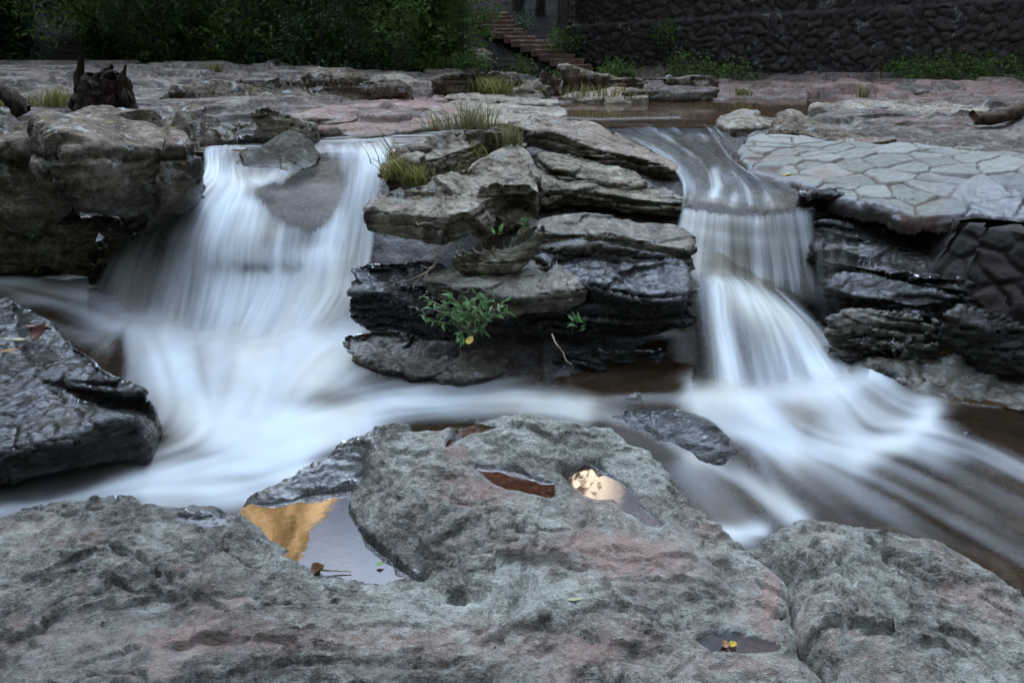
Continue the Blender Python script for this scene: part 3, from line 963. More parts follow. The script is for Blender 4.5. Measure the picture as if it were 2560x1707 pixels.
def solid(name, rings, vox, label, cat, mat, seed=0, facet=0.05, facet_f=2.4, big=0.04, strata=0.03, strata_h=0.07, fine=0.006, smooth=3, wet=0.0, silt=0.0,
          wetf=None, group=None, tilt=(0.05, -0.03, 1.0), flake=0.02, hull=None):
    """Closed lofted rings, voxel remeshed, then broken up with facets, layers and flakes."""
    bm = bmesh.new()
    if hull is not None:
        for p in hull:
            bm.verts.new(p)
        res = bmesh.ops.convex_hull(bm, input=bm.verts)
        bmesh.ops.delete(bm, geom=[g for g in res['geom_interior'] if isinstance(g, bmesh.types.BMVert)], context='VERTS')
    else:
        loft_rings(bm, rings)
    bmesh.ops.recalc_face_normals(bm, faces=bm.faces)
    tmp_me = bpy.data.meshes.new("tmp")
    bm.to_mesh(tmp_me)
    bm.free()
    tmp = bpy.data.objects.new("tmp", tmp_me)
    COL.objects.link(tmp)
    md = tmp.modifiers.new("remesh", 'REMESH')
    md.mode = 'VOXEL'
    md.voxel_size = vox
    sm = tmp.modifiers.new("smooth", 'SMOOTH')
    sm.iterations = smooth
    sm.factor = 0.5
    dg = bpy.context.evaluated_depsgraph_get()
    ev = tmp.evaluated_get(dg)
    m2 = ev.to_mesh()
    nv = len(m2.vertices)
    co = np.empty(nv * 3, np.float32)
    m2.vertices.foreach_get("co", co)
    co = co.reshape(-1, 3).astype(np.float64)
    npoly = len(m2.polygons)
    tot = np.empty(npoly, np.int32)
    m2.polygons.foreach_get("loop_total", tot)
    li = np.empty(len(m2.loops), np.int32)
    m2.loops.foreach_get("vertex_index", li)
    assert (tot == 4).all(), name
    Fq = li.reshape(-1, 4)
    ev.to_mesh_clear()
    bpy.data.objects.remove(tmp)
    bpy.data.meshes.remove(tmp_me)
    N = normals(co, Fq)
    w1 = np.stack([fbm(co, 1.7, 3, seed + 1), fbm(co, 1.7, 3, seed + 2), fbm(co, 1.7, 3, seed + 3)], 1) * 0.12
    ax = np.array(tilt) / np.linalg.norm(tilt)
    h = (co + w1 * 0.5) @ ax
    side = 1 - sstep(np.abs(N @ ax), 0.30, 0.78)
    f1, f2, rnd, tl = cells(co + w1 * 0.8, facet_f, seed + 4)
    d = big * fbm(co, 1.3, 3, seed + 5) + facet * tl * 0.9 + facet * 0.35 * (rnd - 0.5)
    for hh_, k_, sd_ in ((strata_h, 1.0, 6), (strata_h * 0.36, 0.42, 16)):
        s = h / hh_ + 0.25 * fbm(co, 1.6, 2, seed + sd_)
        fl = np.floor(s)
        fr = s - fl
        lr = ((_hash(fl.astype(np.int64), np.zeros(nv, np.int64), np.zeros(nv, np.int64), seed + sd_) & np.uint32(255)).astype(float) / 255 - 0.5)
        edge_n = fbm(np.stack([co[:, 0] * 1.0, co[:, 1] * 1.0, fl * 7.31], 1), 2.6, 3, seed + sd_ + 1)
        d += strata * k_ * side * (1.0 * lr + 0.9 * edge_n - 0.8 * np.exp(-((fr - 0.03) / 0.07) ** 2) - 0.25 * (1 - sstep(fr, 0.0, 0.3)))
    flat = 1 - side
    t = fbm(co + w1, 2.1, 4, seed + 7) * 3.0
    tf = np.floor(t)
    d += flake * flat * ((tf + sstep(t - tf, 0.75, 1.0)) / 3.0)
    co = co + N * d[:, None]
    N = normals(co, Fq)
    d = fine * fbm(co, 11, 4, seed + 8) + fine * 0.5 * ridged(co, 24, 3, seed + 9)
    co = co + N * d[:, None]
    uu, vv = proj(co)
    wv = np.full(nv, float(wet)) if wetf is None else np.clip(wetf(co, uu, vv), 0, 1)
    me = make_mesh(name, co, Fq, mat, {"wet": wv, "silt": np.full(nv, float(silt)) * sstep(N[:, 2], 0.6, 0.9)})
    return tag(add(name, me), label, cat, group)


def slab(name, top, thick, under, vox, label, cat, mat, dome=0.02, per=3, lean=(0, 0.025), **kw):
    P = smooth_loop(ats(top), per)
    th = np.interp(np.arange(len(P)) / per, np.arange(len(top) + 1), list(thick) + [thick[0]]) if isinstance(thick, (list, tuple)) else np.full(len(P), thick)
    c = P.mean(0)
    r0 = c + (P - c) * 0.955 + [0, 0, dome * 0.8]
    r1 = P.copy()
    r2 = c + (P - c) * (1.0 + 0.006)
    r2[:, 2] = P[:, 2] - th * 0.55
    r3 = c + (P - c) * (1 - under)
    r3[:, 2] = P[:, 2] - th
    r3[:, :2] += lean
    return solid(name, [r0, r1, r2, r3], vox, label, cat, mat, **kw)


# left bank
slab("boulder", wetl_outline, 0.24, 0.10, 0.012, "glossy wet black boulder at the left edge, mirroring blue sky, beside white water", "boulder", M['wet'],
     seed=51, facet=0.03, facet_f=2.2, big=0.03, strata=0.012, strata_h=0.05, wet=1.0, flake=0.035, fine=0.005, dome=0.05, lean=(-0.05, 0.22))
slab("boulder", [(50, 109, 1.50), (104, 107, 1.50), (138, 113, 1.46), (181, 127, 1.40), (193, 142, 1.34), (195, 152, 1.28), (172, 150, 1.30), (139, 150, 1.30), (94, 156, 1.30), (70, 158, 1.30), (58, 146, 1.36), (44, 128, 1.44)],
     [.5, .5, .5, .5, .42, .36, .46, .5, .46, .38, .4, .5], 0.10, 0.024, "big flat-topped block with pale lichen top and dark broken face, left of the wide fall", "boulder", M['lichen'],
     lean=(0, 0.22), seed=101, facet=0.15, facet_f=1.5, big=0.06, strata=0.03, strata_h=0.16, wetf=lambda V, u, v: 0.8 * sstep(u, 185, 200) + 0.5 * sstep(v, 186, 205))
slab("boulder", [(-230, 124, 1.5), (-60, 122, 1.48), (0, 121, 1.46), (45, 130, 1.38), (60, 148, 1.30), (66, 162, 1.20), (58, 176, 1.10), (34, 186, 1.04), (0, 184, 1.06), (-70, 182, 1.08), (-240, 182, 1.1)],
     [.5, .5, .5, .5, .45, .35, .3, .3, .32, .35, .4], 0.12, 0.024, "rounded grey boulder at the left edge speckled with yellow lichen", "boulder", M['lichen'],
     lean=(0, 0.2), seed=117, facet=0.13, facet_f=1.5, big=0.08, strata=0.02, strata_h=0.2, dome=0.06)
slab("boulder", [(-240, 180, 1.0), (-60, 180, .95), (30, 190, .92), (80, 190, .95), (130, 196, .92), (150, 205, .86), (138, 217, .76), (108, 222, .70), (60, 224, .72), (20, 222, .72), (-70, 222, .72), (-250, 222, .75)],
     0.42, 0.05, 0.024, "dark shelf jutting out under the lichen-covered boulders on the left", "rock ledge", M['ledge'], seed=123, facet=0.07, strata=0.05, strata_h=0.08,
     wetf=lambda V, u, v: 0.7 * sstep(u, 90, 130))
slab("boulder", [(40, 215, .62), (90, 220, .62), (122, 216, .62), (116, 236, .52), (100, 246, .46), (60, 244, .5), (0, 240, .55), (-230, 235, .6), (-230, 218, .64)],
     0.34, 0.05, 0.024, "lowest dark shelf over the shadowed hollow left of the wide fall", "rock ledge", M['ledge'], seed=127, facet=0.06, strata=0.05, strata_h=0.07, wet=0.6)
# rocks in and behind the head of the left fall
solid("boulder", None, 0.013, "pointed dark wedge boulder splitting the water above the wide fall", "boulder", M['dark'], seed=131, facet=0.05, facet_f=2.6, big=0.03, strata=0.0, flake=0.004, fine=0.005, smooth=2,
      hull=[aty(*p) for p in [(238, 157, 6.9), (262, 142, 6.95), (289, 129, 7.0), (305, 137, 7.0), (320, 151, 6.95), (232, 163, 6.75), (245, 180, 6.45), (262, 188, 6.3), (290, 178, 6.35), (318, 163, 6.7), 
                              (270, 165, 7.6), (312, 160, 7.5), (250, 190, 6.8), (300, 185, 6.8)]],
      wetf=lambda V, u, v: sstep(-(u - 262) * 0.9 - (v - 150) * 0.4, 0, 20) + 0.9 * sstep(v, 158, 172))
slab("boulder", [(233, 130, 1.14), (244, 117, 1.26), (262, 109, 1.34), (280, 112, 1.32), (300, 121, 1.24), (318, 128, 1.14), (306, 138, 1.06), (280, 141, 1.02), (252, 141, 1.02), (238, 138, 1.06)],
     [.25, .3, .35, .35, .3, .2, .2, .2, .2, .2], 0.06, 0.018, "grey humped boulder behind the pointed wedge, white lichen on its crown", "boulder", M['dry'], seed=139, facet=0.06, dome=0.04,
     wetf=lambda V, u, v: sstep(v, 133, 141))
slab("stone", [(208, 136, 1.10), (222, 126, 1.16), (236, 126, 1.16), (238, 136, 1.08), (226, 141, 1.04), (212, 142, 1.03)], 0.18, 0.05, 0.018,
     "small dark stone wedged left of the grey humped boulder", "stone", M['ledge'], seed=141, facet=0.04, wet=0.3)
slab("stone", [(178, 128, 1.24), (196, 120, 1.26), (214, 124, 1.20), (216, 134, 1.10), (200, 142, 1.04), (184, 140, 1.12)], 0.2, 0.05, 0.02,
     "smooth grey stone at the right end of the flat-topped block", "stone", M['dry'], seed=143, facet=0.04)
slab("flat_rock", [(288, 118, 1.17), (330, 106, 1.18), (420, 103, 1.16), (470, 108, 1.13), (452, 118, 1.10), (409, 124, 1.08), (370, 119.5, 1.10), (340, 123, 1.09), (316, 124, 1.09)], 0.13, 0.06, 0.026,
     "long flat grey-pink slab, upper one of two stepping down to the wide fall", "flat rock", M['dry'], seed=149, facet=0.03, big=0.02, strata=0.04, strata_h=0.06, silt=0.7)
slab("flat_rock", [(300, 129, 1.09), (350, 124, 1.09), (420, 122, 1.08), (440, 126, 1.06), (424, 129, 1.04), (370, 137.5, 1.01), (340, 134.5, 1.02)], 0.12, 0.06, 0.024,
     "thin pink slab with a wet black lip just above the wide fall", "flat rock", M['dry'], seed=151, facet=0.02, big=0.015, strata=0.03, strata_h=0.05, silt=0.8,
     wetf=lambda V, u, v: sstep(1.05 - V[:, 2], 0.0, 0.05))
slab("boulder", [(160, 99, 1.26), (185, 89, 1.36), (209, 83, 1.42), (239, 80, 1.44), (285, 80, 1.44), (330, 80, 1.42), (370, 82, 1.38), (402, 87, 1.30), (408, 95, 1.20), (372, 99, 1.16), (330, 104, 1.16), (280, 103, 1.18), (239, 102, 1.2), (200, 101, 1.22)],
     [.15, .28, .34, .36, .36, .36, .32, .24, .16, .1, .1, .1, .1, .12], 0.04, 0.03, "long low lichen-spotted boulder lying across the rock flat beyond the wide fall", "boulder", M['lichen'], seed=157, facet=0.10, facet_f=1.4, big=0.06,
     strata=0.03, strata_h=0.15, dome=0.05)
slab("boulder", [(304, 74, 1.40), (330, 70, 1.46), (352, 69, 1.48), (366, 73, 1.42), (370, 79, 1.34), (340, 81, 1.32), (315, 80, 1.34)], 0.3, 0.05, 0.035,
     "rounded brownish boulder at the far edge of the rock flat, before the dark trees", "boulder", M['lichen'], seed=163, facet=0.08, facet_f=1.2, dome=0.06)
slab("boulder", [(366, 82, 1.28), (385, 76, 1.33), (402, 75, 1.34), (418, 79, 1.28), (428, 88, 1.16), (405, 90, 1.14), (380, 88, 1.18)], 0.25, 0.05, 0.035,
     "pale grey boulder ending the rock flat, beside the dark gap under the trees", "boulder", M['dry'], seed=167, facet=0.08, facet_f=1.3, dome=0.04)
slab("flat_rock", [(150, 106, 1.20), (190, 104, 1.2), (240, 105, 1.19), (246, 112, 1.12), (225, 119, 1.06), (196, 120, 1.08), (165, 117, 1.12)], 0.2, 0.05, 0.03,
     "dark broken slab under the left end of the long low boulder", "flat rock", M['lichen'], seed=169, facet=0.08, strata=0.05)

# centre stack, from the bottom up
slab("rock_ledge", [(346, 332, .17), (400, 326, .20), (480, 322, .22), (560, 322, .22), (640, 328, .18), (676, 335, .15), (660, 346, .11), (600, 350, .10), (565, 354, .09), (520, 366, .05), (483, 376, .03), (430, 378, .03), (378, 364, .06), (348, 346, .12)],
     0.2, 0.06, 0.011, "broad wet sloping shelf at the foot of the central rock stack", "rock ledge", M['ledge'], seed=201, facet=0.05, facet_f=3.0, big=0.03, strata=0.03, strata_h=0.05, wet=0.7, flake=0.035, dome=0.0)
slab("rock_ledge", [(552, 352, .15), (600, 346, .17), (650, 346, .16), (672, 348, .15), (668, 359, .10), (630, 362, .09), (590, 363, .08), (560, 362, .09)],
     0.22, 0.1, 0.0105, "narrow dark ledge just above the brown water, right of the foot shelf", "rock ledge", M['wet'], seed=203, facet=0.03, strata=0.03, strata_h=0.045, wet=0.9)
slab("rock_ledge", [(352, 290, .52), (385, 282, .55), (430, 288, .54), (470, 292, .52), (480, 305, .44), (450, 311, .41), (417, 309, .42), (381, 299, .47), (355, 300, .46)],
     0.24, 0.16, 0.0105, "black dripping ledge at the left of the stack, behind the leafy plant", "rock ledge", M['wet'], seed=207, facet=0.04, strata=0.04, strata_h=0.05, wet=0.95)
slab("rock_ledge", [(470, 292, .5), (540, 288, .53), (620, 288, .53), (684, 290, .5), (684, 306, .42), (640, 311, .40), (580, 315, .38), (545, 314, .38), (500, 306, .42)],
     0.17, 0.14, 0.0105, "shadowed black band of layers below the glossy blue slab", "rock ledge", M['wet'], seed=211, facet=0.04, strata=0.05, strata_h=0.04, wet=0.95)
slab("flat_rock", [(430, 272, .61), (470, 262, .633), (520, 258, .644), (560, 268, .622), (585, 286, .566), (577, 293, .535), (545, 296, .525), (511, 298, .511), (468, 292, .542), (440, 286, .566), (425, 279, .596)],
     0.12, 0.10, 0.0105, "brownish damp slab tongue pointing left under the green-grey block", "flat rock", M['ledge'], seed=217, facet=0.03, facet_f=3, big=0.02, strata=0.025, strata_h=0.04, wet=0.45, flake=0.03)
slab("flat_rock", [(528, 256, .645), (560, 249, .68), (600, 247, .69), (645, 254, .65), (684, 264, .62), (690, 290, .524), (662, 297, .51), (640, 294, .528), (597, 288, .556), (575, 280, .587), (545, 266, .637)],
     0.16, 0.08, 0.0105, "glossy slab reflecting blue sky, right of the damp tongue in the stack", "flat rock", M['wet'], seed=223, facet=0.05, facet_f=2.6, big=0.03, strata=0.03, strata_h=0.04, wet=0.95, flake=0.04)
slab("flat_rock", [(540, 218, .83), (583, 215, .84), (640, 223, .81), (686, 230, .78), (690, 250, .71), (626, 238, .77), (590, 234.5, .79), (547, 234, .79), (536, 228, .82)],
     0.09, 0.08, 0.0105, "smooth olive-grey ledge in the middle of the stack with a pale wet edge", "flat rock", M['ledge'], seed=227, facet=0.025, big=0.015, strata=0.02, strata_h=0.045, wet=0.4, flake=0.012)
slab("flat_rock", [(540, 239, .74), (590, 238, .75), (640, 244, .72), (690, 255, .66), (690, 264, .62), (640, 256, .66), (590, 250, .69), (545, 250, .69)],
     0.08, 0.06, 0.0105, "thin dark ledge directly beneath the olive-grey one", "flat rock", M['ledge'], seed=229, facet=0.02, strata=0.025, strata_h=0.03, wet=0.8)
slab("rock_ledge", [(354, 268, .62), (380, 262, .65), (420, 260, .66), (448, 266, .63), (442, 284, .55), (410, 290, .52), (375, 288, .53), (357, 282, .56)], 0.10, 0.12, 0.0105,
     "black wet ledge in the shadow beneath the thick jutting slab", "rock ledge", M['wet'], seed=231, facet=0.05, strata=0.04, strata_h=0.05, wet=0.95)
slab("boulder", [(452, 252, .76), (492, 244, .80), (520, 232, .87), (542, 224, .90), (545, 232, .85), (533, 248, .76), (518, 260, .70), (495, 266, .67), (476, 268, .66), (458, 262, .70)],
     0.10, 0.08, 0.0105, "rounded olive-green block tucked under the front of the thick slab", "boulder", M['ledge'], seed=233, facet=0.03, big=0.02, strata=0.01, flake=0.01, silt=0.0)
slab("flat_rock", [(535, 176, 1.03), (545, 164, 1.06), (597, 175, 1.01), (650, 184, .975), (684, 196, .93), (687, 204, .885), (660, 202, .90), (633, 200, .91), (593, 193.5, .95), (560, 193, .95), (538, 192, .96)],
     [.15, .15, .14, .14, .13, .11, .12, .12, .11, .11, .12], 0.05, 0.0105, "thick pale grey layered slab with black underside, right half of the stack", "flat rock", M['ledge'], seed=239, facet=0.025, big=0.02,
     strata=0.045, strata_h=0.05, wetf=lambda V, u, v: 0.9 * sstep(u - (v - 190) * 1.0, 640, 690) + 0.8 * sstep(v, 212, 222), flake=0.03)
slab("flat_rock", [(363, 211, 1.02), (374, 200, 1.06), (401, 192, 1.09), (440, 178, 1.12), (495, 158, 1.16), (518, 156, 1.15), (533, 170, 1.09), (540, 186, 1.03), (538, 194, .99), (520, 190, 1.0), (497, 196, .99), (478, 207, .97), (460, 217, .95), (426, 217, .97), (399, 212, 1.0), (374, 211, 1.01)],
     [.14, .16, .18, .2, .2, .2, .2, .22, .26, .28, .27, .22, .17, .18, .18, .14], 0.02, 0.0105, "thick grey slab jutting left over the wide fall, reddish lichen on its face", "flat rock", M['dry'], seed=241, facet=0.075, facet_f=1.9, big=0.03,
     strata=0.02, strata_h=0.09, flake=0.03, wetf=lambda V, u, v: 0.9 * (1 - sstep(u, 362, 378)))
slab("boulder", [(384, 168, 1.16), (396, 155, 1.24), (426, 142, 1.30), (454, 131, 1.36), (492, 127, 1.37), (515, 132, 1.32), (523, 139, 1.26), (500, 140, 1.27), (486, 142, 1.27), (465, 149, 1.25), (429, 161, 1.21), (402, 162, 1.2), (388, 172, 1.14)],
     [.15, .18, .2, .2, .2, .2, .13, .15, .16, .17, .17, .2, .15], 0.03, 0.0105, "grass-grown cap rock lying on top of the central stack", "boulder", M['dry'], seed=251, facet=0.04, facet_f=2.4, big=0.03, strata=0.03, strata_h=0.08)
slab("boulder", [(512, 124, 1.30), (542, 115, 1.34), (572, 119, 1.30), (597, 125, 1.25), (620, 137, 1.17), (645, 147, 1.10), (668, 161, 1.03), (678, 173, .97), (664, 166, 1.03), (643, 158, 1.10), (622, 155, 1.12), (593, 149, 1.17), (572, 141, 1.22), (547, 132, 1.27), (523, 130, 1.28)],
     [.14, .18, .2, .2, .2, .18, .12, .05, .12, .17, .17, .16, .14, .1, .08], 0.06, 0.0105, "long tilted cap slab with ragged black edge, between the grassy cap and the chute", "boulder", M['dry'], seed=257, facet=0.035, facet_f=2.5, big=0.03,
     strata=0.05, strata_h=0.05, silt=0.25)
slab("flat_rock", [(540, 156, 1.12), (570, 154, 1.13), (610, 168, 1.06), (640, 180, 1.0), (625, 186, .98), (590, 180, 1.02), (556, 170, 1.08)], 0.08, 0.05, 0.0105,
     "dark thin plate under the long tilted cap slab", "flat rock", M['ledge'], seed=261, facet=0.02, strata=0.04, strata_h=0.03)
slab("flat_rock", [(420, 108, 1.13), (470, 101, 1.13), (540, 105, 1.11), (566, 110, 1.08), (560, 117, 1.07), (520, 122, 1.1), (470, 122, 1.1), (430, 118, 1.1)], 0.12, 0.05, 0.026,
     "grey slab behind the grassy cap rock, at the left end of the brown pool", "flat rock", M['dry'], seed=263, facet=0.03, strata=0.03)

# right side
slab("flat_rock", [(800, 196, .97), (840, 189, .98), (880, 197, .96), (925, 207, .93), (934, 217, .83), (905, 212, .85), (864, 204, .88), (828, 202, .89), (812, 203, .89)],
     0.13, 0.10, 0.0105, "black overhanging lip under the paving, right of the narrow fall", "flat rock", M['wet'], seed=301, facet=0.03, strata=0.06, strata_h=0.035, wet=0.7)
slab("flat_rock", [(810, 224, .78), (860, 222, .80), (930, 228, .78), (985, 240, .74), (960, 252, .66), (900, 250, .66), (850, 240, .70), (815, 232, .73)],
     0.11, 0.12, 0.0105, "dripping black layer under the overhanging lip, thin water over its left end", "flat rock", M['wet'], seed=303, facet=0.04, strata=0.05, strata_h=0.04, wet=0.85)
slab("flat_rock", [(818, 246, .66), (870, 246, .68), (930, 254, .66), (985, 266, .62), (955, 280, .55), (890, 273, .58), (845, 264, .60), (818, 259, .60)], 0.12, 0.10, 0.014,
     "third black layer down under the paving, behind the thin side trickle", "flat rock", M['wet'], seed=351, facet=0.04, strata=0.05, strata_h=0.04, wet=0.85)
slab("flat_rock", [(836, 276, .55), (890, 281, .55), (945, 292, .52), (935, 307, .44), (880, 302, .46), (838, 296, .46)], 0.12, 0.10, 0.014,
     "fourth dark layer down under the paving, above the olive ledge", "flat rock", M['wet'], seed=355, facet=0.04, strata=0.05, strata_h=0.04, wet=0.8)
slab("flat_rock", [(905, 270, .62), (940, 272, .62), (1000, 285, .58), (1050, 300, .52), (1040, 320, .42), (990, 300, .5), (950, 290, .54), (920, 284, .56)],
     0.12, 0.12, 0.018, "dim ledge below the rounded masonry stones at the right edge", "flat rock", M['wet'], seed=305, facet=0.05, strata=0.04, strata_h=0.05, wet=0.6)
slab("boulder", [(940, 318, .46), (960, 308, .50), (1000, 316, .48), (1060, 330, .44), (1070, 372, .2), (1024, 366, .22), (985, 350, .28), (955, 332, .38)],
     0.14, 0.12, 0.018, "leaning bluish slab in the dark hollow at the right edge", "flat rock", M['wet'], seed=307, facet=0.06, strata=0.03, strata_h=0.06, wet=0.5)
slab("flat_rock", [(826, 318, .38), (870, 312, .42), (920, 316, .42), (950, 326, .36), (935, 336, .3), (890, 336, .29), (840, 334, .3)], 0.10, 0.1, 0.0105,
     "olive wet ledge at the back of the hollow, beside the narrow fall", "flat rock", M['ledge'], seed=309, facet=0.05, strata=0.04, strata_h=0.04, wet=0.7)
slab("flat_rock", [(830, 340, .27), (880, 336, .30), (930, 338, .30), (938, 346, .25), (920, 354, .2), (870, 350, .2), (835, 350, .2)], 0.14, 0.1, 0.0105,
     "cracked wet ledge just above the foam of the narrow fall", "flat rock", M['ledge'], seed=311, facet=0.05, strata=0.03, strata_h=0.04, wet=0.75)
slab("flat_rock", [(850, 366, .14), (910, 356, .18), (980, 358, .18), (1060, 372, .16), (1070, 410, .1), (1000, 404, .08), (930, 400, .06), (880, 392, .06)], 0.2, 0.05, 0.018,
     "broad olive slab half under water on the far right of the lower stream", "flat rock", M['ledge'], seed=313, facet=0.06, strata=0.02, wet=0.8, flake=0.04, dome=0.0)
slab("boulder", [(770, 128, 1.16), (778, 117, 1.24), (794, 116, 1.24), (822, 126, 1.19), (860, 133, 1.17), (896, 139, 1.15), (880, 143, 1.12), (840, 141, 1.12), (800, 136, 1.12)], 0.14, 0.05, 0.022,
     "knobbly lichen-covered outcrop along the upper edge of the paving", "boulder", M['lichen'], seed=321, facet=0.05, dome=0.03)
slab("boulder", [(718, 120, 1.12), (735, 111, 1.18), (752, 109, 1.20), (775, 116, 1.16), (768, 126, 1.10), (740, 128, 1.08), (722, 126, 1.08)], 0.14, 0.05, 0.024,
     "low pale hump at the right end of the brown pool", "boulder", M['dry'], seed=323, facet=0.05)
slab("flat_rock", [(810, 107, 1.16), (850, 101, 1.18), (910, 100, 1.18), (960, 104, 1.18), (1000, 112, 1.18), (960, 117, 1.15), (900, 114, 1.15), (840, 112, 1.13)], 0.09, 0.05, 0.03,
     "long pale flake of rock on the right-hand flat, short of the log", "flat rock", M['dry'], seed=327, facet=0.04, strata=0.03)
slab("boulder", [(900, 84, 1.24), (930, 82, 1.26), (965, 84, 1.26), (960, 90, 1.18), (920, 91, 1.17), (898, 89, 1.18)], 0.12, 0.05, 0.035,
     "dark flat rock on the red ground before the tall wall", "boulder", M['bed'], seed=329, facet=0.06)
# far bank
slab("boulder", [(434, 84, 1.28), (450, 76, 1.40), (480, 72, 1.45), (506, 71, 1.44), (520, 78, 1.34), (510, 88, 1.2), (480, 92, 1.15), (448, 92, 1.15)], 0.3, 0.03, 0.035,
     "mossy brown rock mass at the foot of the dark trees, left of the steps", "boulder", M['lichen'], seed=341, facet=0.14, facet_f=1.2, dome=0.05)
slab("boulder", [(510, 84, 1.25), (530, 80, 1.32), (546, 86, 1.26), (552, 95, 1.13), (530, 97, 1.11), (512, 94, 1.14)], 0.2, 0.04, 0.03,
     "dark split rock between the mossy mass and the pool", "boulder", M['lichen'], seed=343, facet=0.1, facet_f=1.5)
slab("boulder", [(540, 70, 1.46), (556, 67, 1.5), (590, 74, 1.38), (640, 77, 1.34), (700, 77, 1.34), (720, 80, 1.28), (690, 85, 1.22), (640, 88, 1.18), (580, 90, 1.16), (545, 84, 1.25)], 0.3, 0.02, 0.035,
     "long dark low bank of rock below the red steps", "boulder", M['lichen'], seed=347, facet=0.10, facet_f=1.3, strata=0.05)
slab("flat_rock", [(556, 96, 1.14), (590, 90, 1.19), (625, 90, 1.19), (650, 97, 1.12), (620, 101, 1.08), (575, 101, 1.07)], 0.12, 0.05, 0.03,
     "pale tilted slab at the far shore of the brown pool", "flat rock", M['dry'], seed=349, facet=0.03, silt=0.4)
slab("flat_rock", [(620, 92, 1.2), (660, 85, 1.26), (720, 88, 1.22), (700, 95, 1.14), (650, 97, 1.12)], 0.12, 0.05, 0.03,
     "dark slab at the far shore, right of the pale tilted one", "flat rock", M['bed'], seed=353, facet=0.05)
slab("flat_rock", [(440, 98, 1.17), (470, 93, 1.2), (500, 96, 1.17), (560, 101, 1.12), (540, 106, 1.08), (480, 103, 1.1)], 0.1, 0.05, 0.03,
     "white weathered slab left of the pool, by the dark split rock", "flat rock", M['dry'], seed=359, facet=0.04)

# ---------------------------------------------------------------- water
def water_material(name, across, along, gain=1.0, tint=(0.62, 0.52, 0.40), body=(0.74, 0.77, 0.79), rough=0.22, use_uv=True, clear_rough=0.12, shine=1.0, murk=0.0, mud=(0.10, 0.062, 0.035)):
    """Silky long-exposure water: white where the 'foam' value is high, clear brown water elsewhere."""
    m = NT(name)
    foam = m.attr("foam")
    if use_uv:
        uv = m.n("ShaderNodeUVMap", uv_map="UVMap").outputs['UV']
        s1 = m.noise(m.mapping(uv, (across, along, 1)), 1.0, 4, 0.55)
        s2 = m.noise(m.mapping(uv, (across * 3.7, along * 1.6, 1)), 1.0, 3, 0.5)
        s = m.math('ADD', m.math('MULTIPLY', s1, 0.75), m.math('MULTIPLY', s2, 0.25))
        k = m.ramp(s, [(0.32, 0.25), (0.68, 1.5)])
        k = m.math('ADD', m.math('MULTIPLY', m.math('SUBTRACT', k, 1.0), m.math('SUBTRACT', 1.0, m.math('MULTIPLY', foam, 0.55))), 1.0)
        a = m.math('MULTIPLY', foam, k)
    else:
        a = foam
    a = m.math('MULTIPLY', a, gain, clamp=True)
    bn = m.noise(m.mapping(m.n("ShaderNodeTexCoord").outputs['Object'], (1.6, 1.0, 0.8)), 1.5, 3, 0.5)
    body = m.mix(m.ramp(bn, [(0.45, 0.0), (0.68, 0.8)]), body, (body[0] * 0.97, body[1] * 0.90, body[2] * 0.76))
    # the aerated water scatters light in depth, so its shading normal is softened
    geo = m.n("ShaderNodeNewGeometry")
    va = m.n("ShaderNodeVectorMath", operation='SCALE')
    m.link(geo.outputs['Normal'], va.inputs[0])
    va.inputs['Scale'].default_value = 0.38
    vb = m.n("ShaderNodeVectorMath", operation='ADD')
    m.link(va.outputs[0], vb.inputs[0])
    vb.inputs[1].default_value = (0.0, 0.05, 0.62)
    vn = m.n("ShaderNodeVectorMath", operation='NORMALIZE')
    m.link(vb.outputs[0], vn.inputs[0])
    d = m.n("ShaderNodeBsdfDiffuse")
    m.set(d.inputs['Color'], body)
    m.link(vn.outputs[0], d.inputs['Normal'])
    tr = m.n("ShaderNodeBsdfTranslucent")
    m.set(tr.inputs['Color'], body)
    white = m.mixsh(0.35, d.outputs[0], tr.outputs[0])
    mist = m.attr("mist")
    clear_t = m.n("ShaderNodeBsdfTransparent")
    m.set(clear_t.inputs['Color'], m.mix(mist, tint, (1.0, 1.0, 1.0)))
    clear_t = clear_t.outputs[0]
    if murk:
        md = m.n("ShaderNodeBsdfDiffuse")
        m.set(md.inputs['Color'], mud)
        clear_t = m.mixsh(m.math('MULTIPLY', m.math('SUBTRACT', 1.0, mist), murk), clear_t, md.outputs[0])
    gl = m.n("ShaderNodeBsdfGlossy")
    gl.inputs['Roughness'].default_value = clear_rough
    fr = m.n("ShaderNodeFresnel")
    fr.inputs['IOR'].default_value = 1.33
    clear = m.mixsh(m.math('MULTIPLY', m.math('MULTIPLY', fr.outputs[0], shine), m.math('SUBTRACT', 1.0, mist)), clear_t, gl.outputs[0])
    return m.done(m.mixsh(a, clear, white))


M['fall'] = water_material("falling_water", 9.0, 0.8, gain=1.0, tint=(0.86, 0.82, 0.76), shine=0.4, clear_rough=0.3)
M['veil'] = water_material("thin_falling_water", 20.0, 0.9, gain=1.0, tint=(0.86, 0.82, 0.76), shine=0.4, clear_rough=0.3)
M['chute'] = water_material("chute_water", 10.0, 0.8, gain=1.0, tint=(0.74, 0.66, 0.55), shine=0.9, clear_rough=0.16)
M['stream'] = water_material("stream_water", 1, 1, use_uv=False, tint=(0.60, 0.48, 0.35), clear_rough=0.16, shine=0.4, murk=0.14)
M['pool'] = water_material("pool_water", 1, 1, use_uv=False, tint=(0.30, 0.20, 0.12), clear_rough=0.06, shine=1.1, murk=0.6, mud=(0.13, 0.075, 0.040))


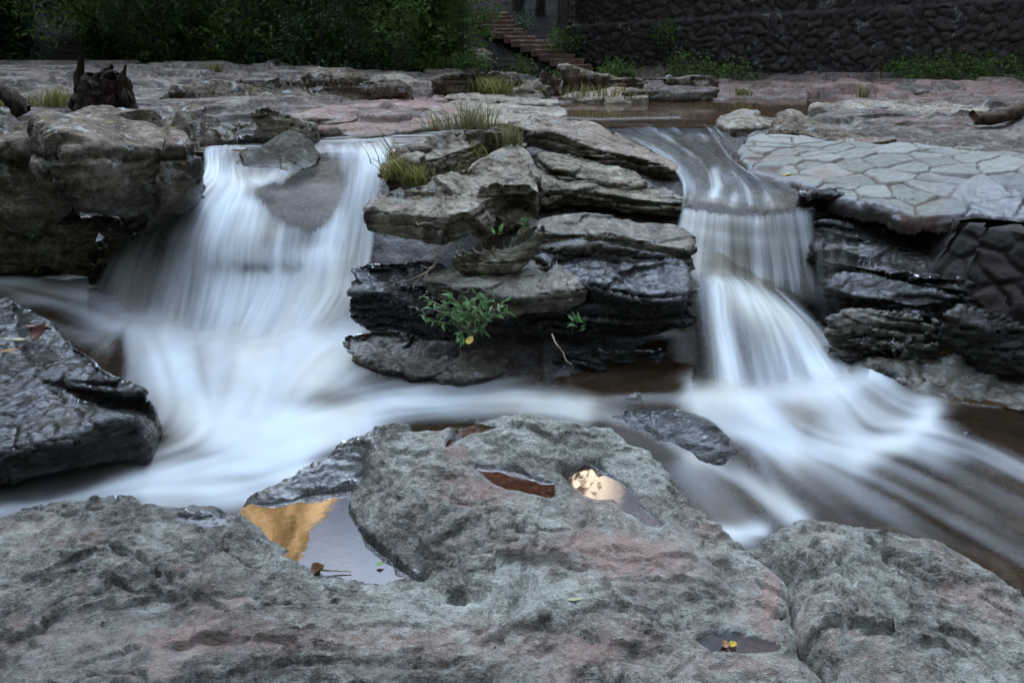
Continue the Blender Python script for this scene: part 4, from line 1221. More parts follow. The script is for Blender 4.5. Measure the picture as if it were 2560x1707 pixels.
def loft(lines, na, nl, extend=0.0):
    """Sheet through flow lines; returns grid (nl, na, 3), t across, s along."""
    if extend:
        lines = [list(L) + [tuple(b + (b - a) * extend for a, b in zip(L[-2], L[-1]))] for L in lines]
    C = np.array([curve([aty(*p) for p in L], nl) for L in lines])          # (k, nl, 3)
    S = np.stack([curve(C[:, j], na) for j in range(nl)])                    # (nl, na, 3)
    return S


def fall_sheet(name, lines, na, nl, foamf, parent, lift=0.0, ripple=0.004, seed=0, mat=None, extend=0.0):
    S = loft(lines, na, nl, extend)
    ds = np.concatenate([[0], np.cumsum(np.linalg.norm(np.diff(S[:, na // 2], axis=0), axis=1))])
    dt = np.concatenate([[0], np.cumsum(np.linalg.norm(np.diff(S[nl // 2], axis=0), axis=1))])
    T, Sg = np.meshgrid(dt, ds)
    F, _ = grid_faces(nl, na)
    V = S.reshape(-1, 3)
    N = normals(V, F)
    if N[:, 1].mean() > 0:
        N, F = -N, F[:, ::-1].copy()
    t, s = T.ravel(), Sg.ravel()
    q = np.stack([t * 11, s * 0.9, np.full(len(t), seed)], 1)
    strands = fbm(q, 1.0, 4, seed)
    V = V + N * (lift + ripple * strands)[:, None]
    u, v = proj(V)
    tt, ss = np.meshgrid(np.linspace(0, 1, na), np.linspace(0, 1, nl))
    foam = foamf(u, v, tt.ravel(), ss.ravel(), strands)
    me = make_mesh(name, V, F, mat or M['fall'], {"foam": np.clip(foam, 0, 1)}, uv=np.stack([t + seed * 3.7, s], 1))
    return add(name, me, parent)


def line_d(u, v, pts):
    d, _ = seg_dist(np.stack([u, v], 1), np.array(pts, float), closed=False)
    return d


# --- wide fall on the left
def left_foam(u, v, t, s, strands):
    P = np.stack([u, v, u * 0], 1)
    n = fbm(P, 0.03, 4, 400)
    f = 0.10 + 0.22 * sstep(strands, -0.5, 0.8) + 0.62 * sstep(s, 0.40, 0.75)
    f = f + 0.35 * blob(u, v, 235, 190, 26, 18) + 0.3 * blob(u, v, 215, 215, 30, 40) + 0.35 * blob(u, v, 355, 150, 36, 10)
    f = f + 0.55 * np.exp(-(line_d(u, v, [(392, 146), (362, 172), (340, 215), (326, 250), (310, 300)]) / 15) ** 2)
    f = f + 0.30 * np.exp(-(line_d(u, v, [(252, 196), (240, 225), (228, 260), (222, 300)]) / 16) ** 2)
    f = f + 0.5 * np.exp(-(line_d(u, v, [(208, 150), (216, 172), (236, 188), (216, 215), (192, 262)]) / 14) ** 2)
    f = f + 0.35 * np.exp(-(line_d(u, v, [(376, 208), (372, 250), (352, 290)]) / 9) ** 2)
    # bare wet rock showing through on the brow
    hole = 1.1 * blob(u, v, 300, 207, 26, 20) + 0.8 * blob(u, v, 318, 190, 30, 26) + 0.9 * blob(u, v, 268, 192, 28, 7) + 0.6 * blob(u, v, 318, 190, 16, 20) + 0.35 * blob(u, v, 150, 245, 30, 20) + 0.3 * blob(u, v, 285, 243, 60, 12)
    hole += 0.5 * blob(u, v, 262, 266, 50, 7) * (0.8 + n)
    f = f - hole * (1.0 + 0.5 * n)
    fresh = np.exp(-(line_d(u, v, [(262, 181), (285, 172), (280, 186)]) / 7) ** 2)
    f = f + 0.5 * fresh
    comb = sstep(v - (212 + 14 * np.sin(u * 0.045) + 5 * fbm(np.stack([u, u * 0, u * 0], 1), 0.35, 2, 9)), 0, 7) * np.exp(-((u - 290) / 40) ** 4) * 0.35
    f = f + comb
    f = f + (0.16 + 0.30 * sstep(strands, -0.4, 0.6)) * np.exp(-(line_d(u, v, [(198, 178), (166, 204), (138, 235), (118, 270)]) / 22) ** 2)
    edge = sstep(t, 0.0, 0.07) * (1 - sstep(t, 0.965, 1.0))
    top = 1.0
    return f * edge


left_fall = empty("waterfall", aty(240, 330, 5.2), "wide milky waterfall pouring over the left rock brow below the pointed wedge", "waterfall")
fall_sheet("veil", LEFT_LINES, 420, 150, left_foam, left_fall, seed=3, extend=1.2)


# --- narrow fall on the right
def rt_foam(u, v, t, s, strands):
    f = 0.25 + 0.55 * sstep(s, 0.12, 0.42)
    cols = 0
    for cu, w, k in ((690, 9, .45), (703, 7, .35), (722, 10, .5), (741, 6, .3), (757, 7, .6), (776, 5, .3), (790, 7, .4), (806, 7, .5)):
        cols = cols + k * np.exp(-((u - cu - (v - 205) * (cu - 745) * 0.0016) / w) ** 2)
    f = f * 0.55 + cols * (0.25 + 0.9 * sstep(s, 0.2, 0.4))
    n = fbm(np.stack([u, u * 0, u * 0], 1), 0.13, 3, 21)
    lip = sstep(v - (206 + 7 * np.sin((u - 683) / 40.0) * (u < 790) + 4 * n), -1, 4)
    f = f * (0.12 + 0.88 * lip)
    f = f - 0.45 * blob(u, v, 812, 260, 26, 60) - 0.25 * blob(u, v, 742, 262, 10, 40)
    return f * (1 - sstep(s + 0.05 * strands, 0.90 - 0.2 * sstep(t, 0.4, 0.8), 1.02)) * sstep(t, 0, 0.05) * (1 - sstep(t, 0.90, 1.0)) * sstep(s, 0.20, 0.34)


def rl_foam(u, v, t, s, strands):
    f = 0.14 + 0.16 * sstep(strands, -0.3, 0.7) + 0.30 * sstep(s, 0.5, 1.0)
    f = f + 0.75 * np.exp(-(line_d(u, v, [(718, 276), (722, 320), (734, 392)]) / 10) ** 2)
    f = f + 0.6 * np.exp(-(line_d(u, v, [(705, 270), (745, 288), (785, 312), (812, 345), (835, 385)]) / 20) ** 2)
    f = f + 0.3 * np.exp(-(line_d(u, v, [(760, 300), (775, 350), (790, 392)]) / 25) ** 2)
    f = f - 0.1 * blob(u, v, 752, 345, 12, 30)
    return f * sstep(t, 0, 0.2) * (1 - sstep(t, 0.8, 1.0)) * sstep(s + 0.05 * strands, 0.12, 0.46) 


right_fall = empty("waterfall", aty(770, 392, 4.3), "narrow two-step waterfall dropping off the ledge below the stone paving on the right", "waterfall")
fall_sheet("upper_veil", RIGHT_TOP, 300, 110, rt_foam, right_fall, seed=21, ripple=0.003, mat=M['veil'])
fall_sheet("lower_veil", RIGHT_LOW, 260, 100, rl_foam, right_fall, seed=25, ripple=0.005, extend=0.9)


def thin(u, v, t, s, strands):
    return (0.06 + 0.30 * sstep(strands, -0.1, 0.9)) * sstep(t, 0, 0.25) * (1 - sstep(t, 0.7, 1)) * sstep(s, 0, 0.1) * (1 - 0.7 * sstep(s, 0.6, 1))


fall_sheet("side_veil", [[(812, 226, 5.3), (813, 250, 5.25), (814, 280, 5.15), (815, 318, 5.0)], [(830, 229, 5.3), (832, 255, 5.24), (834, 290, 5.14), (836, 325, 5.0)],
                         [(858, 236, 5.3), (860, 262, 5.22), (862, 295, 5.12), (863, 325, 5.0)]], 90, 50, thin, right_fall, seed=31)
fall_sheet("side_veil", [[(666, 290, 4.92), (666, 305, 4.85), (667, 330, 4.72), (668, 360, 4.6)], [(680, 286, 4.95), (680, 305, 4.86), (681, 330, 4.74), (682, 362, 4.58)],
                         [(696, 286, 5.0), (696, 305, 4.9), (697, 330, 4.76), (698, 365, 4.56)]], 80, 50, thin, right_fall, seed=33)


# --- the chute feeding the narrow fall
def chute_foam(u, v, t, s, strands):
    f = 0.07 + 0.30 * sstep(strands, 0.0, 0.9) + 0.12 * sstep(s, 0.5, 1)
    f = f + 0.5 * np.exp(-(line_d(u, v, [(714, 172), (718, 185), (712, 198)]) / 5) ** 2)
    f = f + 0.45 * np.exp(-(line_d(u, v, [(735, 196), (732, 206)]) / 5) ** 2)
    f = f + 0.25 * np.exp(-(line_d(u, v, [(640, 146), (672, 162), (690, 185)]) / 7) ** 2)
    f = f + 0.2 * np.exp(-(line_d(u, v, [(690, 198), (712, 196), (730, 203)]) / 5) ** 2)
    return f * sstep(s, 0.02, 0.2) * (1 - 0.9 * sstep(s, 0.90, 1.0))


def plain_water(name, V, F, foam, mat, uv=None, mist=None):
    at_ = {"foam": np.clip(foam, 0, 1)}
    if mist is not None:
        at_["mist"] = mist
    me = make_mesh(name, V, F, mat, at_, uv=uv)
    return struct(add(name, me))


S = loft(CHUTE, 200, 220)
nl, na = S.shape[:2]
V = S.reshape(-1, 3)
ds = np.concatenate([[0], np.cumsum(np.linalg.norm(np.diff(S[:, na // 2], axis=0), axis=1))])
dt = np.linspace(0, 1.1, na)
T, Sg = np.meshgrid(dt, ds)
stn = fbm(np.stack([T.ravel() * 9, Sg.ravel() * 0.7, T.ravel() * 0], 1), 1, 4, 55)
V[:, 2] += 0.009 * stn
u, v = proj(V)
tt, ss = np.meshgrid(np.linspace(0, 1, na), np.linspace(0, 1, nl))
F, _ = grid_faces(nl, na)
if normals(V, F)[:, 2].mean() < 0:
    F = F[:, ::-1].copy()
plain_water("stream", V, F, chute_foam(u, v, tt.ravel(), ss.ravel(), stn), M['chute'], uv=np.stack([T.ravel(), Sg.ravel()], 1), mist=sstep(ss.ravel(), 0.86, 0.97))

# --- brown pool above the falls, running left behind the cap rock
px = np.linspace(-3.6, 5.8, 300)
py = np.linspace(7.3, 12.8, 180)
PX, PY = np.meshgrid(px, py)
zz = 1.05 + 0.002 * fbm(np.stack([PX.ravel() * 0.6, PY.ravel() * 2.5, PX.ravel() * 0], 1), 1, 3, 71)
leftch = sstep(-PX.ravel(), -0.6, 1.4)
zz = zz - 0.045 * leftch + 0.012 * leftch * fbm(np.stack([PX.ravel() * 1.2, PY.ravel() * 4, PX.ravel() * 0], 1), 1, 3, 72)
V = np.stack([PX.ravel(), PY.ravel(), zz], 1)
u, v = proj(V)
foam = 0.6 * leftch * sstep(fbm(np.stack([PX.ravel() * 1.0, PY.ravel() * 6, PX.ravel() * 0], 1), 1, 3, 73), -0.6, 0.7)
foam = foam + 0.18 * np.exp(-(line_d(u, v, [(552, 117), (600, 119), (680, 117)]) / 1.3) ** 2)
mask = np.ones(len(V), bool)
mask &= ~((V[:, 0] > 0.35) & (V[:, 1] < 9.0))
mask &= ~((V[:, 0] <= 0.35) & (V[:, 1] < 7.75 - 0.3 * (V[:, 0] < -1.0)))
F, used = grid_faces(len(py), len(px), mask.reshape(len(py), len(px)))
plain_water("water", V[used], F, foam[used], M['pool'])

# --- lower stream: control heights, flow field and silky streaks carried along it
LW = ats([(110, 285, .27), (60, 285, .27), (0, 275, .28), (50, 262, .22), (0, 262, .2), (0, 320, .30), (100, 318, .26), (130, 335, .2), (150, 352, .13),
          (180, 322, .21), (260, 330, .21), (330, 320, .19), (230, 352, .14), (300, 352, .13), (380, 330, .10), (200, 400, .06), (300, 380, .06), (250, 440, 0), (330, 420, 0), (150, 480, -.03), (50, 490, -.05),
          (0, 520, -.08), (300, 470, -.02), (450, 395, 0), (560, 400, .02), (600, 380, .03), (660, 375, .05), (700, 388, .10), (760, 384, .14), (830, 376, .15), (900, 390, .08),
          (980, 390, .07), (1024, 420, .04), (760, 430, .06), (850, 455, .03), (905, 428, .08), (1000, 460, 0), (720, 450, 0), (760, 500, -.06), (740, 530, -.12), (850, 500, -.05),
          (950, 520, -.08), (1024, 580, -.1), (1024, 500, -.03), (400, 370, .0), (500, 385, 0)])
foot = []
for L in LEFT_LINES[2:-1]:
    p = 0.62 * aty(*L[-2]) + 0.38 * aty(*L[-1])
    foot += [(p[0], p[1] - 0.03, p[2] + 0.025), (p[0], p[1] + 0.25, p[2] + 0.12)]
for L in RIGHT_LOW:
    p = 0.45 * aty(*L[-2]) + 0.55 * aty(*L[-1])
    foot += [(p[0], p[1] - 0.03, p[2] + 0.02), (p[0], p[1] + 0.25, p[2] + 0.12)]
LW = np.concatenate([LW, np.array(foot)])
lw_fit = rbf_fit(LW[:, :2], LW[:, 2])
lx = np.arange(-4.6, 4.4, 0.0145)
ly = np.arange(2.25, 6.75, 0.0145)
LX, LY = np.meshgrid(lx, ly)
q = np.stack([LX.ravel(), LY.ravel()], 1)
zw = lw_fit(q)
V = np.stack([q[:, 0], q[:, 1], zw], 1)
u, v = proj(V)
FLOWS = [([(84, 280), (120, 292), (180, 322), (260, 345), (330, 330)], 20, 0.9), ([(120, 300), (160, 350), (190, 400), (230, 445)], 36, 0.85), ([(260, 340), (270, 390), (260, 430)], 60, 0.95),
         ([(340, 330), (330, 360), (290, 390), (265, 430)], 34, 0.8),
         ([(580, 408), (520, 398), (420, 398), (330, 412), (240, 440)], 15, 0.95), ([(360, 420), (300, 442), (230, 448)], 20, 0.9),
         ([(300, 462), (220, 482), (140, 478), (40, 492)], 15, 0.62), ([(300, 472), (230, 492), (150, 497)], 14, 0.7), ([(150, 472), (80, 485), (0, 500)], 16, 0.5),
         ([(260, 430), (200, 455), (120, 478), (0, 515)], 26, 0.45),
         ([(110, 282), (60, 281), (0, 283)], 9, 0.55), ([(130, 300), (60, 296), (0, 302)], 7, 0.30), ([(140, 330), (90, 310), (20, 295)], 9, 0.16), ([(120, 350), (80, 335), (30, 318)], 6, 0.15),
         ([(700, 392), (760, 386), (840, 380), (885, 366)], 15, 1.0), ([(735, 395), (770, 420), (800, 446), (850, 452)], 20, 0.9), ([(700, 405), (730, 428), (790, 452)], 12, 0.75),
         ([(860, 452), (905, 440), (928, 416)], 13, 1.0), ([(930, 442), (980, 452), (1030, 475)], 10, 0.35), ([(700, 452), (740, 474), (775, 500), (800, 518)], 11, 0.8),
         ([(760, 455), (775, 490), (790, 515)], 12, 0.3), ([(718, 538), (745, 532), (762, 526)], 9, 0.9), ([(840, 385), (880, 410), (930, 440)], 24, 0.5),
         ([(800, 462), (880, 492), (960, 530), (1030, 570)], 26, 0.16), ([(860, 460), (940, 480), (1030, 520)], 18, 0.2), ([(820, 395), (850, 420), (860, 450)], 18, 0.35),
         ([(700, 372), (600, 378), (500, 386)], 8, 0.12), ([(690, 395), (640, 396), (560, 400)], 7, 0.35), ([(700, 455), (650, 425), (590, 408)], 8, 0.3), ([(690, 470), (720, 500), (745, 530)], 16, 0.22),
         ([(110, 262), (60, 268), (0, 272)], 5, 0.12)]
base = np.ones(len(V))
vel = np.zeros((len(V), 2))
wsum = np.zeros(len(V))
for pts, w, k in FLOWS:
    d = line_d(u, v, pts)
    base *= 1 - k * np.exp(-(d / w) ** 2)
    cp = curve(pts, 3 * len(pts))
    W3 = np.array([at(a, b, 0.0)[:2] for a, b in cp])
    for i in range(len(W3) - 1):
        mid = (W3[i] + W3[i + 1]) / 2
        tv = (W3[i + 1] - W3[i]) / max(np.linalg.norm(W3[i + 1] - W3[i]), 1e-6)
        ww = 1.0 / ((q[:, 0] - mid[0]) ** 2 + (q[:, 1] - mid[1]) ** 2 + 0.01) ** 1.6
        vel += ww[:, None] * tv
        wsum += ww
base = 1 - base
vel /= np.maximum(np.linalg.norm(vel, axis=1), 1e-6)[:, None]
ny, nx = LX.shape
rng = np.random.RandomState(4)


def lic(noise, steps):
    acc = np.zeros(ny * nx)
    VX, VY = vel[:, 0].reshape(ny, nx), vel[:, 1].reshape(ny, nx)
    iy0, ix0 = np.mgrid[0:ny, 0:nx].astype(float)
    for sgn in (1, -1):
        fx, fy = ix0.copy(), iy0.copy()
        for k in range(steps):
            jx = np.clip(np.rint(fx).astype(int), 0, nx - 1)
            jy = np.clip(np.rint(fy).astype(int), 0, ny - 1)
            acc += noise[jy, jx].ravel() * (1 - k / steps)
            fx += sgn * VX[jy, jx]
            fy += sgn * VY[jy, jx]
    acc -= acc.mean()
    return acc / acc.std()


def blur(a, n):
    for _ in range(n):
        a = (np.roll(a, 1, 0) + np.roll(a, -1, 0) + 2 * a) / 4
        a = (np.roll(a, 1, 1) + np.roll(a, -1, 1) + 2 * a) / 4
    return a


st1 = lic(blur(rng.normal(size=(ny, nx)), 3), 42)
st2 = lic(blur(rng.normal(size=(ny, nx)), 30), 70)
soft = fbm(V * [1, 1, 0], 2.2, 3, 91)
for (cu, cv, ru, rv, k) in [(215, 455, 34, 9, .30), (170, 440, 30, 12, .25), (325, 398, 34, 10, .55), (200, 385, 14, 30, .15), (800, 420, 26, 16, .12), (645, 388, 60, 7, .3), (255, 480, 30, 8, .2)]:
    base -= k * blob(u, v, cu, cv, ru, rv)
base = np.clip(base, 0, 1)
foam = base * (1 + (1 - base) * (0.42 * st1 + 0.35 * st2)) + 0.03 * np.clip(st2, 0, 2) * (base < 0.4) - 0.03
foam = foam * (1 + 0.15 * soft) - 0.04 * np.abs(st1) * base
foam = blur(np.clip(foam, 0, 1).reshape(ny, nx), 2).ravel()
V[:, 2] += 0.007 * blur(st2.reshape(ny, nx), 3).ravel() * (0.4 + base) + 0.03 * base * fbm(V * [1, 1, 0], 1.6, 3, 95)
keep = (v > 245) & (v < 640)
keep &= ~((u > 360) & (u < 690) & (v < 325))
F, used = grid_faces(ny, nx, keep.reshape(ny, nx))
# close to the falls the stream thins out so that the veils melt into it
fl1 = np.interp(u, [60, 95, 130, 180, 222, 262, 300, 318, 342, 380], [266, 272, 288, 304, 314, 316, 308, 302, 294, 286])
fl2 = np.interp(u, [690, 699, 735, 780, 832, 862, 880], [368, 372, 376, 376, 368, 362, 356])
m1 = np.where((u > 88) & (u < 365), 1 - sstep(v - fl1 + 9 * fbm(V * [1, 1, 0], 3.0, 3, 99), 0, 52), 0)
m2 = np.where((u > 692) & (u < 868), 1 - sstep(v - fl2, 0, 26), 0)
mist = np.maximum(m1, m2)
foam = foam * (1 - mist)
me = make_mesh("stream", V[used], F, M['stream'], {"foam": np.clip(foam, 0, 1)[used], "mist": mist[used]})
struct(add("stream", me))


# --- rain puddles on the foreground boulder
def puddle_material(name, tint, rough, gain=3.3):
    m = NT(name)
    obj = m.n("ShaderNodeTexCoord").outputs['Object']
    nrm = m.bump(m.noise(obj, 14, 2), 0.02, 0.01)
    t = m.n("ShaderNodeBsdfTransparent")
    m.set(t.inputs['Color'], tint)
    g = m.n("ShaderNodeBsdfGlossy")
    g.inputs['Roughness'].default_value = rough
    m.link(nrm, g.inputs['Normal'])
    fr = m.n("ShaderNodeFresnel")
    fr.inputs['IOR'].default_value = 1.34
    m.link(nrm, fr.inputs['Normal'])
    return m.done(m.mixsh(m.math('MULTIPLY', fr.outputs[0], gain, clamp=True), t.outputs[0], g.outputs[0]))


M['puddle'] = puddle_material("puddle_water", (0.62, 0.38, 0.30), 0.03)
M['puddle_dull'] = puddle_material("shallow_puddle_water", (0.50, 0.36, 0.32), 0.08, 1.0)


def puddle(pts, lev, label, mat='puddle'):
    P = ats([(a, b, lev) for a, b in pts])
    c = P.mean(0)
    lp = smooth_loop(P, 4)
    sd_out = lp.copy()
    dirv = lp[:, :2] - c[:2]
    sd_out[:, :2] += dirv / np.linalg.norm(dirv, axis=1)[:, None] * 0.022
    x = np.arange(sd_out[:, 0].min(), sd_out[:, 0].max(), 0.012)
    y = np.arange(sd_out[:, 1].min(), sd_out[:, 1].max(), 0.012)
    X, Y = np.meshgrid(x, y)
    qq = np.stack([X.ravel(), Y.ravel()], 1)
    ok = sdist(qq, lp) < 0.03
    F, used = grid_faces(len(y), len(x), ok.reshape(len(y), len(x)))
    VV = np.stack([qq[:, 0], qq[:, 1], np.full(len(qq), lev)], 1)[used]
    o = add("puddle", make_mesh("puddle", VV, F, M[mat]))
    return tag(o, label, "puddle")


puddle(BIG_POOL, 0.405, "largest puddle, reflecting a golden cliff and lilac sky, with a dry brown leaf in it")
puddle(RED_POOL, 0.59, "small rust-red puddle in the uppermost hollow of the foreground boulder")
puddle(MID_POOL, 0.535, "narrow dark puddle dappled with white specks, between the red puddle and the bright one")
puddle(SKY_POOL, 0.525, "bright puddle mirroring cream sky and bare branches, trailing off to a thin tail")
puddle(LOW_POOL, 0.44, "shallow dark puddle near the bottom edge with a yellow leaf lying in it", 'puddle_dull')

# ---------------------------------------------------------------- stone paving beside the chute
def paving_material():
    m = NT("flagstones")
    obj = m.n("ShaderNodeTexCoord").outputs['Object']
    st = m.attr("stone")
    mo = m.attr("mortar")
    wet = m.attr("wet")
    fine = m.noise(obj, 16, 8, 0.68, 0.3)
    grit = m.noise(obj, 80, 4, 0.7)
    col = m.ramp(st, [(0.0, (0.14, 0.14, 0.115)), (0.5, (0.20, 0.20, 0.168)), (1.0, (0.27, 0.268, 0.23))])
    col = m.mix(0.35, col, m.ramp(fine, [(0.32, (0.08, 0.08, 0.07)), (0.66, (0.34, 0.34, 0.30))]))
    mort = m.mix(fine, (0.06, 0.040, 0.032), (0.17, 0.115, 0.096))
    col = m.mix(mo, col, mort)
    dirt = m.ramp(m.noise(obj, 2.2, 6, 0.6), [(0.52, 0.0), (0.68, 0.55)])
    col = m.mix(dirt, col, (0.24, 0.16, 0.135))
    col = m.mix(wet, col, m.mix(0.7, col, (0.02, 0.022, 0.026)))
    rough = m.mix(wet, (0.85, 0.85, 0.85), (0.2, 0.2, 0.2))
    h = m.math('ADD', m.math('MULTIPLY', fine, 0.8), m.math('MULTIPLY', grit, 0.15))
    return m.done(m.principled(col, rough, m.bump(h, 0.8, 0.02), m.math('ADD', m.math('MULTIPLY', wet, 0.4), 0.25)))


M['paving'] = paving_material()
pv_outline = [(738, 146, 1.085), (741, 155, 1.05), (746, 165, 1.02), (767, 172, 1.01), (789, 179, 1.0), (830, 190, .99), (857, 197, .98), (880, 201, .97), (902, 208, .95), (925, 213, .93), (953, 212, .95),
              (985, 213, .95), (1040, 218, .95), (1160, 218, 1.0), (1330, 222, 1.04), (1330, 180, 1.16), (1080, 162, 1.2), (1024, 154, 1.2), (955, 148, 1.18), (889, 142, 1.18), (839, 138, 1.17), (806, 134, 1.15), (769, 131, 1.13), (748, 137, 1.11)]
PV = ats(pv_outline)
pv_fit = rbf_fit(PV[:, :2], PV[:, 2])
pl = smooth_loop(PV, 5)
step = 0.011
x = np.arange(pl[:, 0].min() - .1, pl[:, 0].max() + .1, step)
y = np.arange(pl[:, 1].min() - .2, pl[:, 1].max() + .1, step)
X, Y = np.meshgrid(x, y)
q = np.stack([X.ravel(), Y.ravel()], 1)
J = np.stack([q[:, 0], q[:, 1], q[:, 0] * 0], 1)
jag = np.stack([fbm(J, 5, 3, 701), fbm(J, 5, 3, 702)], 1)
sd = sdist(q + 0.03 * jag, pl)
z = pv_fit(q) + 0.025 * np.sin(q[:, 0] * 1.7 + 0.6) + 0.015 * fbm(J, 1.2, 3, 703)
C = np.stack([q[:, 0] * 0.92 + q[:, 1] * 0.25, q[:, 1] * 0.85 - q[:, 0] * 0.2, q[:, 0] * 0], 1) + 0.02 * np.stack([jag[:, 0], jag[:, 1], jag[:, 0] * 0], 1)
f1, f2, rnd, tl = cells(C, 4.3, 704, two_d=True)
gap = (f2 - f1)
stone_top = sstep(gap + 0.02 * fbm(J, 6, 3, 709), 0.035, 0.080)
z = z + 0.014 * stone_top + 0.018 * tl * stone_top + 0.008 * (rnd - 0.5) * stone_top + 0.003 * fbm(J, 12, 4, 705)
t = fbm(J, 4, 3, 706) * 3
z += 0.004 * (np.floor(t) + sstep(t - np.floor(t), 0.7, 1))
stone_top = stone_top * (1 - sstep(sd, -0.012, 0.004))
z -= 0.015 * np.exp(-np.abs(sd) / 0.05) * (sd < 0) + (sd >= 0) * (0.015 + 1.6 * sd)
sg = sd.reshape(X.shape)
gyy, gxx = np.gradient(sg, step)
gl = np.maximum(np.hypot(gxx, gyy), 0.3)
back = np.maximum(sg - 0.030, 0)
qx = q[:, 0] - (gxx / gl ** 2 * back).ravel()
qy = q[:, 1] - (gyy / gl ** 2 * back).ravel()
V = np.stack([qx, qy, z], 1)
u, v = proj(V)
wet = np.maximum(1.0 * sstep(u, 915, 985) * sstep(v, 168, 190), (1 - sstep(-sd, 0.0, 0.09)) * (u < 900))
wet = np.clip(wet + 0.25 * fbm(J, 3, 3, 707) * (wet > 0.02), 0, 1)
ok = (sd < 0.075)
F, used = grid_faces(len(y), len(x), ok.reshape(len(y), len(x)))
me = make_mesh("stone_paving", V[used], F, M['paving'], {"stone": rnd[used], "mortar": 1 - stone_top[used], "wet": wet[used]})
tag(add("stone_paving", me), "crazy paving of pale green flagstones in red mortar sloping down beside the chute", "stone paving")


# ---------------------------------------------------------------- rubble masonry
def masonry_material(name, lo, hi, mort, lich):
    m = NT(name)
    obj = m.n("ShaderNodeTexCoord").outputs['Object']
    st = m.attr("stone")
    mo = m.attr("mortar")
    fine = m.noise(obj, 9, 8, 0.7, 0.3)
    col = m.ramp(st, [(0.0, lo), (0.45, tuple((a + b) / 2 for a, b in zip(lo, hi))), (0.8, hi), (1.0, (hi[0] * 1.2, hi[1] * 0.95, hi[2] * 0.9))])
    col = m.mix(0.5, col, m.ramp(fine, [(0.3, (0.02, 0.018, 0.017)), (0.7, tuple(min(1, 1.5 * c) for c in hi))]))
    col = m.mix(mo, col, mort)
    l1 = m.ramp(m.noise(obj, 3.2, 10, 0.78, 0.3), [(0.57, 0.0), (0.63, 1.0)])
    col = m.mix(m.math('MULTIPLY', l1, lich), col, m.mix(fine, (0.14, 0.16, 0.15), (0.40, 0.42, 0.40)))
    return m.done(m.principled(col, 0.8, m.bump(fine, 0.9, 0.03), 0.3))


M['wall'] = masonry_material("rubble_wall", (0.016, 0.013, 0.013), (0.092, 0.074, 0.072), (0.022, 0.017, 0.016), 0.9)
M['footing'] = masonry_material("rubble_footing", (0.014, 0.012, 0.011), (0.050, 0.041, 0.038), (0.026, 0.019, 0.016), 0.12)


def rubble_wall(name, base_pts, h_top, freq, depth, mat, label, step, ledge=None, batter=0.08, seed=0, squash=1.15, top_lean=0.0):
    B = np.array(base_pts, float)
    seg = np.linalg.norm(np.diff(B[:, :2], axis=0), axis=1)
    L = np.concatenate([[0], np.cumsum(seg)])
    s = np.arange(0, L[-1], step)
    hh = np.arange(-0.25, h_top, step)
    Sg, H = np.meshgrid(s, hh)
    bx, by, bz = (np.interp(Sg.ravel(), L, B[:, k]) for k in range(3))
    dx, dy = np.gradient(np.interp(s, L, B[:, 0])), np.gradient(np.interp(s, L, B[:, 1]))
    nrm = np.stack([dy, -dx], 1)
    nrm /= np.linalg.norm(nrm, axis=1)[:, None]
    nx_, ny_ = np.tile(nrm[:, 0], len(hh)), np.tile(nrm[:, 1], len(hh))
    h = H.ravel()
    C = np.stack([Sg.ravel(), h * squash, h * 0], 1)
    w = np.stack([fbm(C, 1.5, 3, seed + 1), fbm(C, 1.5, 3, seed + 2), h * 0], 1)
    f1, f2, rnd, tl = cells(C + 0.13 * w, freq, seed + 3, two_d=True)
    gap = f2 - f1
    bulge = sstep(gap, 0.0, 0.35)
    d = depth * (bulge - 0.6 + 0.5 * (rnd - 0.5) * bulge + 0.5 * tl * bulge) + 0.010 * fbm(C, 7, 4, seed + 4) - batter * h
    if ledge is not None:
        lz = np.interp(Sg.ravel(), L, ledge)
        d = d - 0.16 * sstep(bz + h - lz + 0.03 * w[:, 0], -0.03, 0.03)
    V = np.stack([bx + nx_ * d, by + ny_ * d, bz + h], 1)
    F, _ = grid_faces(len(hh), len(s))
    # top and back so that the wall has thickness
    n0 = len(V)
    top = V[-len(s):]
    back_t = top - np.stack([nrm[:, 0], nrm[:, 1], 0 * nrm[:, 0]], 1) * 0.5
    back_b = back_t.copy()
    back_b[:, 2] = np.interp(s, L, B[:, 2]) - 0.3
    V = np.concatenate([V, back_t, back_b])
    a = np.arange(len(s) - 1)
    F = np.concatenate([F, np.stack([n0 - len(s) + a, n0 - len(s) + a + 1, n0 + a + 1, n0 + a], 1), np.stack([n0 + a, n0 + a + 1, n0 + len(s) + a + 1, n0 + len(s) + a], 1)])
    pad = np.zeros(2 * len(s))
    me = make_mesh(name, V, F, mat, {"stone": np.concatenate([rnd, pad + 0.3]), "mortar": np.concatenate([1 - sstep(gap, 0.02, 0.10), pad + 1])})
    return tag(add(name, me), label, "stone wall")


wb = [aty(556, 52, 20.6), aty(566, 63, 19.9), aty(640, 68, 18.6), aty(760, 74, 17.2), aty(900, 80, 16.0), aty(1024, 84, 15.0), aty(1250, 92, 13.6)]
rubble_wall("retaining_wall", wb, 3.2, 4.8, 0.04, M['wall'], "tall dark retaining wall of rounded rubble with a ledge, right of the steps", 0.034,
            ledge=np.array([2.02, 2.06, 2.15, 2.30, 2.42, 2.55, 2.8]), seed=801)
fb = [aty(915, 262, 5.35), aty(930, 268, 5.05), aty(965, 275, 4.82), aty(1024, 285, 4.62), aty(1140, 300, 4.45), aty(1420, 320, 4.3)]
fb = [(p[0], p[1], 0.52) for p in fb]
rubble_wall("masonry_footing", fb, 0.40, 5.0, 0.022, M['footing'], "dark rounded masonry stones holding up the lower edge of the paving at the right", 0.012, seed=811, batter=0.35)

